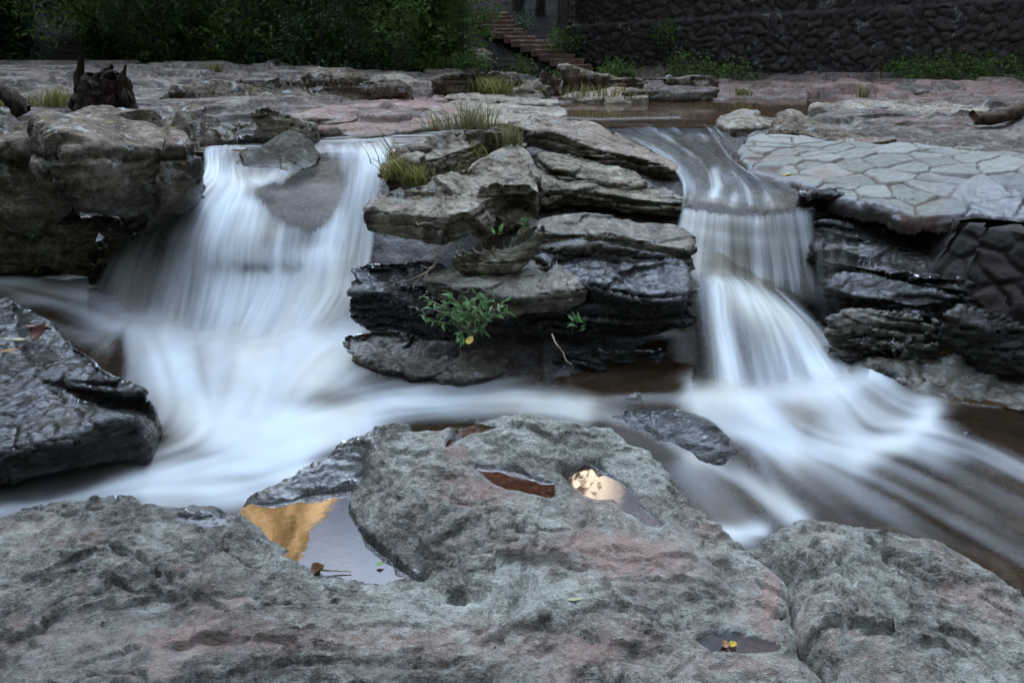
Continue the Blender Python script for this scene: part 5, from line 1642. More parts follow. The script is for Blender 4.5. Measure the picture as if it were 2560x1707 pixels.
# ---------------------------------------------------------------- red steps
mt = NT("red_step")
ob = mt.n("ShaderNodeTexCoord").outputs['Object']
nf = mt.noise(ob, 7, 7, 0.65)
M['step'] = mt.done(mt.principled(mt.ramp(nf, [(0.3, (0.12, 0.072, 0.055)), (0.7, (0.36, 0.225, 0.18))]), 0.9, mt.bump(nf, 0.8, 0.02), 0.2))
mt = NT("bare_earth")
ob = mt.n("ShaderNodeTexCoord").outputs['Object']
nf = mt.noise(ob, 5, 8, 0.7)
M['earth'] = mt.done(mt.principled(mt.ramp(nf, [(0.3, (0.03, 0.02, 0.015)), (0.7, (0.10, 0.055, 0.04))]), 0.95, mt.bump(nf, 0.9, 0.04), 0.15))

rng = np.random.RandomState(12)
bm = bmesh.new()
ys = STEP_Y
for i, ((ul, vl), (ur, vr)) in enumerate(zip(SL, SR)):
    yy = ys[i]
    A = aty(ul - 1, (vl + vr) / 2, yy)
    Bp = aty(ur + 2, (vl + vr) / 2, yy)
    zt = A[2]
    zb = zt - 0.16 if i < 12 else zt - 0.22
    n = 14
    rows = []
    for k in range(n + 1):
        xx = A[0] + (Bp[0] - A[0]) * k / n
        e = rng.normal(0, 0.006, 4)
        rows.append([bm.verts.new((xx, yy + e[0], zb)), bm.verts.new((xx, yy + e[0], zt - 0.02 + e[1])), bm.verts.new((xx, yy + 0.02 + e[2] * .5, zt + e[1])), bm.verts.new((xx, yy + 0.42, zt)), bm.verts.new((xx, yy + 0.42, zb - .2))])
    for k in range(n):
        for r in range(4):
            bm.faces.new([rows[k][r], rows[k + 1][r], rows[k + 1][r + 1], rows[k][r + 1]])
    bm.faces.new(rows[0])
    bm.faces.new(rows[-1][::-1])
me = bpy.data.meshes.new("stairs")
bm.to_mesh(me)
bm.free()
me.materials.append(M['step'])
tag(add("stairs", me), "flight of worn red earth steps climbing left beside the tall dark wall", "stairs")
slab("boulder", [(468, 40, 1.72), (482, 38, 1.76), (498, 44, 1.62), (512, 51, 1.45), (528, 61, 1.24), (536, 68, 1.16), (515, 72, 1.12), (490, 66, 1.22), (470, 55, 1.45)], 0.3, 0.0, 0.045,
     "dark rubble bank carrying the left side of the red steps", "rock", M['lichen'], seed=371, facet=0.14, facet_f=1.8)

# ---------------------------------------------------------------- golden slope ahead, and unseen hills added to block light
mt = NT("golden_slope")
ob = mt.n("ShaderNodeTexCoord").outputs['Object']
n1 = mt.noise(mt.mapping(ob, (0.30, 0.30, 0.06)), 1.0, 8, 0.65, 0.4)
M['gold'] = mt.done(mt.principled(mt.ramp(n1, [(0.38, (0.08, 0.085, 0.03)), (0.50, (0.36, 0.28, 0.15)), (0.60, (0.66, 0.54, 0.35))]), 0.95, mt.bump(n1, 1.0, 1.5), 0.1))
mt = NT("added_hill_slope")
ob = mt.n("ShaderNodeTexCoord").outputs['Object']
n1 = mt.noise(ob, 0.5, 8, 0.7)
M['wooded'] = mt.done(mt.principled(mt.ramp(n1, [(0.3, (0.012, 0.02, 0.008)), (0.7, (0.05, 0.07, 0.025))]), 0.95, mt.bump(n1, 1.0, 1.0), 0.1))


def hill(name, xs, ys, hf, mat):
    X, Y = np.meshgrid(xs, ys)
    P = np.stack([X.ravel(), Y.ravel(), X.ravel() * 0], 1)
    z = hf(P)
    F, _ = grid_faces(len(ys), len(xs))
    return struct(add(name, make_mesh(name, np.stack([P[:, 0], P[:, 1], z], 1), F, mat)))


def gold_h(P):
    x, y = P[:, 0], P[:, 1]
    ridge = np.interp(x, [-110, -60, -34, -27, -20, -14, -7, 0, 12], [78, 74, 64, 59, 50, 42, 32, 20, 6])
    rise = sstep(y, 58, 84)
    return -2 + (ridge + 5.0 * fbm(P, 0.10, 5, 5, 0.6)) * rise * (1 - 0.4 * sstep(y, 92, 130)) + 3.0 * ridged(P * [1, 0.3, 1], 0.12, 3, 6) * rise


hill("hill", np.linspace(-110, 14, 150), np.linspace(56, 132, 90), gold_h, M['gold'])


def shade_h(P):
    x, y = P[:, 0], P[:, 1]
    return -2 + (38 + 4 * fbm(P, 0.06, 3, 8)) * sstep(x + 0.12 * y, 16, 34) * (1 - sstep(y, 30, 64)) * (1 - 0.5 * sstep(x, 60, 90))


def sky_block_h(P):
    x, y = P[:, 0], P[:, 1]
    d = np.hypot(np.maximum(np.abs(x) - 6, 0), np.minimum(y - 4, 0))
    left = (33 + 4 * fbm(P, 0.07, 3, 9)) * sstep(-x - 0.10 * y, 10, 27) * (1 - sstep(y, 30, 55))
    rear = (42 + 4 * fbm(P, 0.07, 3, 10)) * sstep(-y, 4, 22)
    return -2 + np.maximum(left, rear)


hill("hill", np.linspace(14, 92, 78), np.linspace(-90, 66, 110), shade_h, M['wooded'])  # unseen hill on the right, added to keep the sun off the stream
hill("hill", np.linspace(-70, 14, 80), np.linspace(-60, 60, 110), sky_block_h, M['wooded'])  # unseen hills left and behind, added to cut the sky light


# ---------------------------------------------------------------- leaves, trees, shrubs, grass
def leaf_material(name, dark, light, trans=0.5, rough=0.5):
    m = NT(name)
    t = m.attr("tint")
    col = m.ramp(t, [(0.0, dark), (1.0, light)])
    p = m.principled(col, rough, None, 0.35)
    tr = m.n("ShaderNodeBsdfTranslucent")
    m.set(tr.inputs['Color'], col)
    return m.done(m.mixsh(trans, p, tr.outputs[0]))


M['leaf'] = leaf_material("forest_leaf", (0.03, 0.062, 0.016), (0.20, 0.34, 0.07))
M['leaf_dark'] = leaf_material("dark_leaf", (0.018, 0.04, 0.022), (0.09, 0.17, 0.07))
M['leaf_bamboo'] = leaf_material("bamboo_leaf", (0.05, 0.09, 0.035), (0.17, 0.26, 0.10))
M['leaf_fresh'] = leaf_material("fresh_leaf", (0.06, 0.13, 0.03), (0.20, 0.34, 0.08))
M['leaf_plant'] = leaf_material("plant_leaf", (0.06, 0.13, 0.045), (0.18, 0.31, 0.11), rough=0.35)
M['grass_dry'] = leaf_material("dry_grass", (0.10, 0.10, 0.035), (0.42, 0.36, 0.17))
M['grass_green'] = leaf_material("green_grass", (0.11, 0.11, 0.03), (0.42, 0.37, 0.13))
mt = NT("bark")
ob = mt.n("ShaderNodeTexCoord").outputs['Object']
nf = mt.noise(mt.mapping(ob, (14, 14, 1.6)), 1.5, 7, 0.65, 0.4)
M['bark'] = mt.done(mt.principled(mt.ramp(nf, [(0.32, (0.035, 0.03, 0.026)), (0.68, (0.19, 0.175, 0.16))]), 0.9, mt.bump(nf, 1.0, 0.03), 0.2))
mt = NT("dead_wood")
ob = mt.n("ShaderNodeTexCoord").outputs['Object']
nf = mt.noise(mt.mapping(ob, (26, 26, 4)), 1.2, 8, 0.7, 0.5)
M['deadwood'] = mt.done(mt.principled(mt.ramp(nf, [(0.34, (0.006, 0.005, 0.005)), (0.56, (0.05, 0.032, 0.022)), (0.74, (0.20, 0.135, 0.09))]), 0.85, mt.bump(nf, 1.0, 0.03), 0.2))
mt = NT("pale_twig")
ob = mt.n("ShaderNodeTexCoord").outputs['Object']
nf = mt.noise(ob, 20, 5, 0.6)
M['twig'] = mt.done(mt.principled(mt.ramp(nf, [(0.3, (0.12, 0.085, 0.055)), (0.7, (0.36, 0.28, 0.20))]), 0.8, None, 0.2))


def leaf_mesh(C, D, Nn, L, W, tint, fold=0.25, droop=0.15):
    """Folded six-point leaves: C base points, D directions, Nn normals, L lengths, W widths."""
    D = D / np.maximum(np.linalg.norm(D, axis=1), 1e-9)[:, None]
    S = np.cross(D, Nn)
    S /= np.maximum(np.linalg.norm(S, axis=1), 1e-9)[:, None]
    N = np.cross(S, D)
    L, W = L[:, None], W[:, None]
    p0 = C
    l1 = C + D * L * 0.42 + S * W * 0.5 + N * W * fold
    m1 = C + D * L * 0.45
    r1 = C + D * L * 0.42 - S * W * 0.5 + N * W * fold
    tip = C + D * L - N * L * droop
    V = np.stack([p0, l1, m1, r1, tip], 1).reshape(-1, 3)
    n = len(C)
    b = np.arange(n)[:, None] * 5
    F = np.concatenate([b + [0, 2, 1], b + [0, 3, 2], b + [1, 2, 4], b + [2, 3, 4]])
    return V, F, np.repeat(tint, 5)


def rdir(rng, n, up=0.0):
    d = rng.normal(size=(n, 3))
    d[:, 2] += up
    return d / np.linalg.norm(d, axis=1)[:, None]


def foliage(name, centers, spread, n_per, L, mat, parent, rng, aspect=0.4, hang=-0.3):
    """Leaves in clumps around the given centers."""
    k = len(centers)
    C = np.repeat(centers, n_per, 0) + rng.normal(size=(k * n_per, 3)) * spread
    ct = np.repeat(rng.uniform(0, 1, k), n_per)
    n = len(C)
    D = rdir(rng, n)
    D[:, 2] = D[:, 2] * 0.6 + hang
    Nn = rdir(rng, n, 1.2)
    Ls = L * rng.uniform(0.6, 1.35, n)
    tint = np.clip(0.6 * ct + 0.4 * rng.uniform(0, 1, n), 0, 1)
    V, F, tn = leaf_mesh(C, D, Nn, Ls, Ls * aspect, tint)
    return add(name, make_mesh(name, V, F, mat, {"tint": tn}, smooth=False), parent)


def tree(x, y, h, r, label, mat, seed, low=0.2, n_low=150, n_high=70, leaf=0.11, trunk_r=0.12, lean=(0, 0), kind="tree", group="trees beyond the rock flats", aspect=0.4, front_only=True):
    rng = np.random.RandomState(seed)
    zb = gz(x, y) - 0.1
    e = empty(kind, (x, y, zb), label, "tree", group)
    n = 9
    t = np.linspace(0, 1, n)
    P = np.stack([x + lean[0] * t * h + 0.15 * np.sin(t * 5 + seed), y + lean[1] * t * h + 0.1 * np.cos(t * 4 + seed), zb + t * h * 0.92], 1)
    parts = [tube(P, trunk_r * (1 - 0.8 * t), 8)]
    for k in range(9):
        tt = rng.uniform(0.12, 0.9)
        b = P[int(tt * (n - 1))]
        d = rdir(rng, 1, 0.4)[0]
        ln = r * rng.uniform(0.5, 0.95)
        bp = curve([b, b + d * ln * 0.5 + [0, 0, 0.15 * ln], b + d * ln + [0, 0, 0.1 * ln]], 6)
        parts.append(tube(bp, np.linspace(trunk_r * 0.35, 0.01, 6), 5))
    V, F = join(parts)
    add("trunk", make_mesh("trunk", V, F, M['bark']), e)
    cs = []
    while len(cs) < n_low:                                             # the skirt of the crown near eye level
        a = rng.uniform(0, 2 * math.pi)
        zz = rng.uniform(low, 3.0)
        rr = r * (0.55 + 0.5 * math.sin(1.2 + zz * 0.9 + seed)) * rng.uniform(0.55, 1.0) ** 0.5
        cs.append((x + lean[0] * zz + rr * math.cos(a), y + lean[1] * zz + rr * math.sin(a), zb + zz))
    ch = []
    while len(ch) < n_high:
        d = rdir(rng, 1)[0]
        rad = rng.uniform(0.5, 1.0)
        zz = h * 0.62 + d[2] * rad * h * 0.38
        if zz < 4.2:
            continue
        ch.append((x + lean[0] * zz + d[0] * rad * r * 0.95, y + lean[1] * zz + d[1] * rad * r * 1.15, zb + zz))
    foliage("crown", np.array(cs), 0.16, 30, leaf, mat, e, rng, aspect)
    if mat.name == 'forest_leaf':
        sp = []
        for k in range(int(30 * r)):
            a = rng.uniform(-2.7, -0.4)
            zz = rng.uniform(0.5, 3.4)
            rr = r * rng.uniform(0.8, 1.1)
            sp.append((x + rr * math.cos(a), y + rr * math.sin(a), zb + zz))
        foliage("sprays", np.array(sp), 0.13, 16, leaf * 1.25, M['leaf_fresh'], e, rng, 0.36)
    foliage("high_crown", np.array(ch), 0.42, 34, 0.26, mat, e, rng, 0.5)
    return e


def shrub(x, y, r, h, n, label, mat, seed, leaf=0.09, per=22, kind="shrub", z=None, group=None, aspect=0.4, spread=0.10):
    rng = np.random.RandomState(seed)
    zb = (gz(x, y) if z is None else z) - 0.03
    e = empty(kind, (x, y, zb), label, "shrub", group)
    cs, st = [], []
    for k in range(n):
        a = rng.uniform(0, 2 * math.pi)
        rr = r * math.sqrt(rng.uniform(0, 1))
        zz = h * rng.uniform(0.15, 1.0) * (1 - 0.5 * (rr / r) ** 2)
        c = np.array([x + rr * math.cos(a), y + rr * math.sin(a), zb + zz])
        cs.append(c)
        if k % 3 == 0:
            st.append(tube(curve([(x + 0.2 * rr * math.cos(a), y + 0.2 * rr * math.sin(a), zb), ((x + c[0]) / 2, (y + c[1]) / 2, zb + zz * 0.7), c], 5), np.linspace(0.012, 0.004, 5), 4))
    V, F = join(st)
    add("stems", make_mesh("stems", V, F, M['bark']), e)
    foliage("foliage", np.array(cs), spread, per, leaf, mat, e, rng, aspect)
    return e


TREES = [  # x, y, height, crown radius, material, leaf size, label
    (-13.2, 19.5, 9.0, 2.2, 'leaf_dark', 0.12, "blackish tree filling the upper left corner beyond the rock flat"),
    (-10.8, 18.3, 9.5, 1.9, 'leaf_dark', 0.17, "dark bluish leafy tree above the dead stump"),
    (-8.9, 18.6, 9.0, 1.7, 'leaf', 0.11, "mid-green tree just right of the stump's spike, third from the left corner"),
    (-7.2, 17.6, 7.0, 1.25, 'leaf_bamboo', 0.20, "feathery paler green bamboo-like tree hanging low over the flat"),
    (-5.9, 18.8, 8.5, 1.8, 'leaf', 0.14, "bright-leaved tree between the bamboo-like one and the middle of the wood"),
    (-4.3, 18.4, 8.5, 1.8, 'leaf_dark', 0.11, "very dark tree behind the end of the long low boulder"),
    (-3.0, 19.2, 10.0, 1.8, 'leaf', 0.10, "tree with lit yellow-green sprays at the top edge, left of the dark gap"),
    (-1.7, 18.2, 10.3, 1.5, 'leaf', 0.13, "tree overhanging the black gap beside the steps"),
    (-1.25, 19.4, 9.0, 0.62, 'leaf', 0.10, "slender green tree whose sprays droop against the red steps"),
    (-11.9, 17.6, 5.0, 1.1, 'leaf_dark', 0.11, "low bushy dark tree in the gap left of the stump's spike"),
    (-12.0, 21.5, 10, 2.4, 'leaf_dark', 0.14, "dim tree in the second row behind the stump"),
    (-7.6, 21.4, 9.0, 2.4, 'leaf_dark', 0.14, "dim tree in the second row behind the bamboo-like one"),
    (-4.8, 21.6, 9.0, 2.2, 'leaf_dark', 0.14, "dim tree in the second row above the long low boulder"),
    (-2.2, 22.0, 10.5, 2.0, 'leaf_dark', 0.14, "dim tree in the second row left of the steps' top"),
]
for i, (x, y, h, r, mk, lf, lb) in enumerate(TREES):
    tree(x, y, h, r, lb, M[mk], 900 + i, low=0.0, n_low=int(185 * r), n_high=24, leaf=lf, trunk_r=0.13, aspect=0.22 if mk == 'leaf_bamboo' else 0.42)
# canopy over the steps and wall: trees whose crowns start above the picture
for i, (x, y, h, r, lb, tr_) in enumerate([(1.12, 20.0, 9.6, 1.5, "straight grey tree trunk standing on the bank right of the steps", 0.13),
                                           (0.15, 23.2, 14.0, 1.1, "dim brown tree trunk standing at the head of the steps", 0.14),
                                           (0.75, 22.9, 13.6, 0.9, "thin brown trunk between the head of the steps and the grey trunk", 0.10)]):
    rng = np.random.RandomState(950 + i)
    zb = gz(x, y) - 0.2
    e = empty("tree", (x, y, zb), lb, "tree", "trees beyond the rock flats")
    t = np.linspace(0, 1, 14)
    P = np.stack([x + 0.05 * np.sin(t * 6), y + 0 * t, zb + t * h * 0.85], 1)
    V, F = tube(P, tr_ * (1 - 0.6 * t) + 0.07 * np.exp(-t * 16), 12)
    add("trunk", make_mesh("trunk", V, F, M['bark']), e)
    cs = np.array([(x + d[0] * r * 1.3, y + d[1] * r * 1.3, zb + h * 0.72 + d[2] * h * 0.25) for d in rdir(rng, 80) * rng.uniform(0.5, 1, 80)[:, None]])
    foliage("crown", cs, 0.45, 40, 0.26, M['leaf_dark'], e, rng, 0.5)
# trees on the terrace above the wall, crowns out of the picture
for i, (x, y, h, r) in enumerate([(3.6, 20.5, 8.5, 2.6), (7.4, 18.6, 8.5, 2.6), (11.0, 16.6, 9.0, 2.8)]):
    rng = np.random.RandomState(970 + i)
    zb = 4.0
    e = empty("tree", (x, y, zb - 2.5), ["tree on the terrace above the left end of the tall wall", "tree on the terrace above the middle of the tall wall", "tree on the terrace above the right end of the tall wall"][i], "tree", "trees beyond the rock flats")
    t = np.linspace(0, 1, 8)
    V, F = tube(np.stack([x + 0 * t, y + 0 * t, zb - 2.5 + t * h * 0.9], 1), 0.16 * (1 - 0.7 * t), 8)
    add("trunk", make_mesh("trunk", V, F, M['bark']), e)
    cs = np.array([(x + d[0] * r * 1.2, y + d[1] * r * 1.2 - 0.8, zb + h * 0.30 + d[2] * h * 0.26) for d in rdir(rng, 90) * rng.uniform(0.5, 1, 90)[:, None]])
    foliage("crown", cs, 0.45, 40, 0.26, M['leaf_dark'], e, rng, 0.5)

for i, (u, v, y, r, h, n, mk, lb) in enumerate([
        (470, 68, 17.2, 0.42, 0.35, 26, 'leaf_fresh', "light green low shrub on the mossy rock mass left of the steps"),
        (462, 64, 18.2, 0.42, 1.7, 60, 'leaf_fresh', "tall fresh green shrub drooping between the dark trees and the red steps"),
        (440, 66, 17.9, 0.42, 1.3, 44, 'leaf', "mid-green shrub leaning over the black gap"),
        (452, 70, 17.3, 0.40, 0.4, 22, 'leaf', "small dark shrub at the edge of the black gap"),
        (520, 70, 17.4, 0.22, 0.38, 16, 'leaf', "upright shrub in front of the lower red steps"),
        (566, 48, 19.5, 0.34, 0.55, 26, 'leaf_fresh', "fresh green shrub against the wall's left end by the grey trunk"),
        (522, 36, 21.0, 0.25, 0.6, 16, 'leaf_dark', "dark shrub between the red steps and the grey trunk"),
        (618, 73, 17.6, 0.46, 0.36, 36, 'leaf_fresh', "spreading bright green shrub at the foot of the tall wall"),
        (686, 75, 17.0, 0.48, 0.5, 36, 'leaf', "leafy dark green shrub at the wall foot, second from its left end"),
        (732, 80, 16.5, 0.45, 0.38, 26, 'leaf', "low green shrub at the wall foot near the middle of the wall"),
        (664, 38, 18.2, 0.22, 0.4, 16, 'leaf_fresh', "yellow-green sprig growing out of the wall joints"),
        (560, 76, 17.0, 0.3, 0.14, 16, 'leaf_fresh', "low weeds at the foot of the steps"),
        (910, 84, 15.5, 0.55, 0.34, 34, 'leaf', "creeping plants at the wall foot, left end of the long green patch"),
        (955, 85, 15.2, 0.6, 0.42, 40, 'leaf', "creeping plants at the wall foot, middle of the long green patch"),
        (1005, 87, 14.8, 0.6, 0.36, 36, 'leaf', "creeping plants at the wall foot, right end of the long green patch")]):
    p = aty(u, v, y)
    shrub(p[0], p[1], r, h, n, lb, M[mk], 1000 + i, leaf=0.085, per=20, z=p[2] if v < 60 else None, group="shrubs along the wall and steps")


def grass(u, v, z, n, h, spread, label, mat, seed, lean=(0, 0), width=0.004, kind="grass_tuft", arch=0.5, y=None):
    rng = np.random.RandomState(seed)
    c = at(u, v, z) if y is None else aty(u, v, y)
    Vs, Fs, tn = [], [], []
    m = 6
    for k in range(n):
        b = c + np.array([rng.normal(0, spread), rng.normal(0, spread * 0.7), -0.02])
        a = rng.uniform(0, 2 * math.pi)
        hh = h * rng.uniform(0.45, 1.1)
        out = hh * arch * rng.uniform(0.3, 1.2)
        t = np.linspace(0, 1, m)
        dx, dy = math.cos(a) * out + lean[0] * hh, math.sin(a) * out * 0.7 + lean[1] * hh
        P = np.stack([b[0] + dx * t ** 1.8, b[1] + dy * t ** 1.8, b[2] + hh * (t - 0.25 * arch * t ** 3)], 1)
        w = width * rng.uniform(0.7, 1.3) * (1 - t ** 1.5 * 0.9)
        sd_ = np.array([-math.sin(a + 0.6), math.cos(a + 0.6), 0])
        V = np.concatenate([P - sd_ * w[:, None], P + sd_ * w[:, None]])
        base = len(Vs) * 2 * m
        Vs.append(V)
        i = np.arange(m - 1)
        Fs.append(np.stack([i, i + 1, i + 1 + m, i + m], 1) + base)
        tn.append(np.full(2 * m, rng.uniform(0, 1)) * np.tile(0.5 + 0.5 * t, 2))
    o = add(kind, make_mesh(kind, np.concatenate(Vs), np.concatenate(Fs), mat, {"tint": np.concatenate(tn)}, smooth=False))
    return tag(o, label, "grass", "grass tufts on the rocks")


grass(398, 176, 1.13, 170, 0.22, 0.055, "bushy green-yellow tuft at the left tip of the cap rock, over the wide fall", M['grass_green'], 1, lean=(-0.25, -0.2), arch=0.7)
grass(418, 182, 1.10, 130, 0.19, 0.05, "second tuft hanging down the front of the cap rock, right of the bushiest one", M['grass_green'], 2, lean=(-0.1, -0.3), arch=0.7)
grass(392, 160, 1.20, 26, 0.34, 0.05, "long pale seed stalks leaning left over the white water", M['grass_dry'], 3, lean=(-0.6, 0), width=0.003, arch=0.3)
grass(470, 157, 1.17, 60, 0.16, 0.05, "short yellow-green tuft on the cap rock's front face", M['grass_green'], 4, lean=(0.1, -0.1))
grass(484, 150, 1.20, 60, 0.17, 0.04, "upright green tuft between the short one and the tall dry one on the cap rock", M['grass_green'], 5)
grass(510, 145, 1.24, 110, 0.24, 0.05, "tall straw-coloured tuft at the right end of the cap rock", M['grass_dry'], 6, lean=(0.1, 0))
grass(472, 124, 1.32, 140, 0.26, 0.10, "tall dry straw tuft standing highest, behind the cap rock", M['grass_dry'], 7)
grass(448, 127, 1.28, 90, 0.22, 0.10, "pale dry tuft leaning left behind the cap rock's back edge", M['grass_dry'], 8, lean=(-0.5, 0))
grass(455, 170, 1.12, 40, 0.10, 0.06, "thin creeping grass in the seam below the cap rock", M['grass_dry'], 9, lean=(0.4, -0.2))
grass(58, 104, 1.30, 170, 0.24, 0.11, "soft green tuft beside the dead stump on the left", M['grass_green'], 10, width=0.006)
grass(8, 104, 1.36, 120, 0.22, 0.10, "green tuft at the left picture edge below the fallen root", M['grass_green'], 11, width=0.006)
grass(188, 122, 1.20, 24, 0.22, 0.05, "few dry stalks behind the flat-topped block", M['grass_dry'], 12, lean=(-0.3, 0))
grass(492, 93, 1.16, 260, 0.30, 0.16, "broad dark green clump of reeds by the far bank, left of the pool", M['grass_green'], 13, width=0.010)
grass(610, 94, 1.16, 120, 0.18, 0.35, "mossy grass at the far shore below the long dark bank", M['grass_green'], 14, width=0.010, kind="grass")['kind'] = 'stuff'
grass(742, 94, 1.12, 60, 0.18, 0.07, "small tuft on the red ground in front of the wall", M['grass_green'], 15, width=0.008)
grass(215, 71, 1.40, 80, 0.18, 0.07, "dry tuft on the far edge of the rock flat before the trees", M['grass_dry'], 16, width=0.010)
grass(862, 96, 1.14, 40, 0.22, 0.06, "lone dry tuft on the red ground at right", M['grass_dry'], 17, width=0.008)

# leafy plant on the foot of the stack
rng = np.random.RandomState(77)
pb = at(470, 333, .40)
e = empty("leafy_plant", pb, "bushy green plant with narrow leaves at the foot of the central rock stack", "plant")
stems, leaves_ = [], []
for (tu, tv, ty) in [(424, 296, 4.55), (432, 308, 4.45), (425, 321, 4.4), (442, 300, 4.5), (452, 296, 4.55), (460, 305, 4.42), (468, 299, 4.5), (478, 294, 4.52), (486, 300, 4.45), (494, 296, 4.5), (503, 301, 4.45),
                     (509, 311, 4.4), (500, 316, 4.38), (488, 318, 4.35), (476, 312, 4.36), (464, 320, 4.34), (455, 318, 4.36), (470, 332, 4.3), (462, 338, 4.3), (482, 330, 4.32), (446, 313, 4.42), (497, 308, 4.4), (480, 304, 4.42), (470, 306, 4.4)]:
    tip = aty(tu, tv, ty)
    mid = (pb + tip) / 2 + np.array([rng.normal(0, .02), -0.03, 0.04])
    cv = curve([pb + rng.normal(0, .012, 3), mid, tip], 10)
    stems.append(tube(cv, np.linspace(0.004, 0.0016, 10), 5))
    for k in range(3, 10):
        for s_ in (0, 1):
            d = rdir(rng, 1)[0]
            fw = (cv[min(k + 1, 9)] - cv[k - 1])
            fw /= np.linalg.norm(fw)
            leaves_.append((cv[k], fw * 0.5 + d * 0.8 + np.array([0, -0.25, 0.05]), 1.0 if k > 4 else 0.7))
V, F = join(stems)
add("stems", make_mesh("stems", V, F, M['twig']), e)
C = np.array([l[0] for l in leaves_])
D = np.array([l[1] for l in leaves_])
Ls = np.array([l[2] for l in leaves_]) * rng.uniform(0.035, 0.075, len(C))
V, F, tn = leaf_mesh(C, D, rdir(rng, len(C), 1.0) + [0, -0.5, 0], Ls, Ls * 0.30, rng.uniform(0, 1, len(C)))
add("foliage", make_mesh("foliage", V, F, M['leaf_plant'], {"tint": tn}, smooth=False), e)

for (u, v, y, n, sz, lb, sd_) in [(576, 324, 4.45, 14, 0.07, "small sprig of green leaves right of the bushy plant, over the wet shelf", 5),
                                  (500, 232, 4.98, 8, 0.06, "few green leaves sprouting on the reddish face of the thick slab", 6),
                                  (524, 226, 5.0, 12, 0.05, "thin weed rooted where the thick slab meets the olive ledge", 7),
                                  (36, 234, 5.5, 8, 0.07, "tiny green blade plant in the dark hollow at far left", 8),
                                  (460, 246, 4.95, 10, 0.035, "dried flowering weed below the thick slab", 9)]:
    rng = np.random.RandomState(sd_)
    c = aty(u, v, y)
    D = rdir(rng, n, 0.7)
    D[:, 1] = -np.abs(D[:, 1]) * 0.6
    Cc = np.repeat(c[None], n, 0) + rng.normal(0, 0.015, (n, 3))
    Ls = sz * rng.uniform(0.6, 1.3, n)
    V, F, tn = leaf_mesh(Cc, D, rdir(rng, n, 1.0), Ls, Ls * 0.25, rng.uniform(0.3, 1, n))
    tag(add("small_plant", make_mesh("small_plant", V, F, M['leaf_plant'], {"tint": tn}, smooth=False)), lb, "plant")

# dried roots hanging from under the thick slab
pts = []
for path, r0, r1 in [([(412, 218, 5.02), (419, 226, 4.9), (422, 240, 4.88), (428, 246, 4.86), (437, 254, 4.84)], .006, .004), ([(418, 225, 4.9), (425, 223, 4.86), (432, 224, 4.85)], .007, .006),
                     ([(437, 254, 4.84), (434, 266, 4.8), (424, 273, 4.74), (412, 279, 4.72), (400, 282, 4.7)], .007, .003), ([(434, 265, 4.8), (428, 268, 4.74), (421, 265, 4.74), (423, 270, 4.74)], .004, .002),
                     ([(424, 273, 4.74), (414, 285, 4.7), (415, 289, 4.69)], .004, .002), ([(428, 270, 4.76), (424, 280, 4.7), (425, 285, 4.69)], .004, .002), ([(437, 254, 4.84), (432, 258, 4.8), (430, 262, 4.8)], .005, .003)]:
    c = curve([aty(*p) for p in path], 16)
    pts.append(tube(c, np.linspace(r0, r1, 16), 6))
V, F = join(pts)
tag(add("dried_root", make_mesh("dried_root", V, F, M['twig'])), "pale dried root dangling under the thick slab beside the wide fall", "root")
c = curve([aty(*p) for p in [(552, 334, 4.5), (556, 343, 4.38), (563, 352, 4.34), (566, 360, 4.3), (572, 364, 4.28)]], 14)
V, F = tube(c, np.linspace(.005, .003, 14), 6)
tag(add("dry_stalk", make_mesh("dry_stalk", V, F, M['twig'])), "thin dry stalk hanging over the foot shelf toward the brown water", "twig")


# ---------------------------------------------------------------- dead stump, root and log on the flats
def jagged_stump(name, u, v, y, label, shapes, parts_extra=()):
    e = empty(name, aty(u, v, y), label, "stump")
    for nm, path, radii in shapes:
        c = curve([aty(*p) for p in path], 26)
        rr = np.interp(np.linspace(0, 1, 26), np.linspace(0, 1, len(radii)), radii)
        V, F = tube(c, rr, 28)
        N = normals(V, F)
        cc = c.mean(0)
        ang = np.arctan2(V[:, 1] - cc[1], V[:, 0] - cc[0])
        V = V + N * (np.repeat(rr, 28) * 0.30 * ridged(np.stack([np.cos(ang) * 1.6, np.sin(ang) * 1.6, V[:, 2] * 1.1], 1), 1.3, 4, int(u) + 5) + 0.010 * fbm(V, 16, 4, int(u)))[:, None]
        n0 = len(V)
        V = np.concatenate([V, V[-28:].mean(0)[None] - [0, 0, 0.05]])
        capf = np.array([[n0 - 28 + k, n0 - 28 + (k + 1) % 28, n0, n0] for k in range(28)])
        me = make_mesh(nm, V, np.concatenate([F, capf]), M['deadwood'])
        add(nm, me, e)
    return e


jagged_stump("dead_stump", 100, 109, 8.0, "black jagged dead stump with a tall spike at its left, standing on the rock flat",
             [("bole", [(107, 114, 8.0), (107, 98, 8.0), (108, 86, 8.0), (108, 78, 8.0)], [0.20, 0.185, 0.17, 0.15]),
              ("spike", [(79, 112, 8.0), (80, 96, 8.02), (79, 78, 8.04), (82, 57, 8.05)], [0.05, 0.040, 0.034, 0.022]),
              ("foot", [(74, 110, 7.95), (79, 102, 7.97), (86, 100, 8.0), (95, 104, 8.0)], [0.04, 0.06, 0.06, 0.06]),
              ("splinter", [(93, 84, 7.95), (102, 75, 7.92), (112, 66, 7.9)], [0.035, 0.03, 0.016]),
              ("splinter", [(104, 80, 7.9), (110, 73, 7.86), (118, 74, 7.85)], [0.03, 0.025, 0.016]),
              ("splinter", [(121, 94, 7.9), (122, 80, 7.9), (126, 65, 7.9)], [0.045, 0.036, 0.004]),
              ("burr", [(123, 108, 7.88), (126, 98, 7.86), (125, 90, 7.88)], [0.035, 0.045, 0.02])])
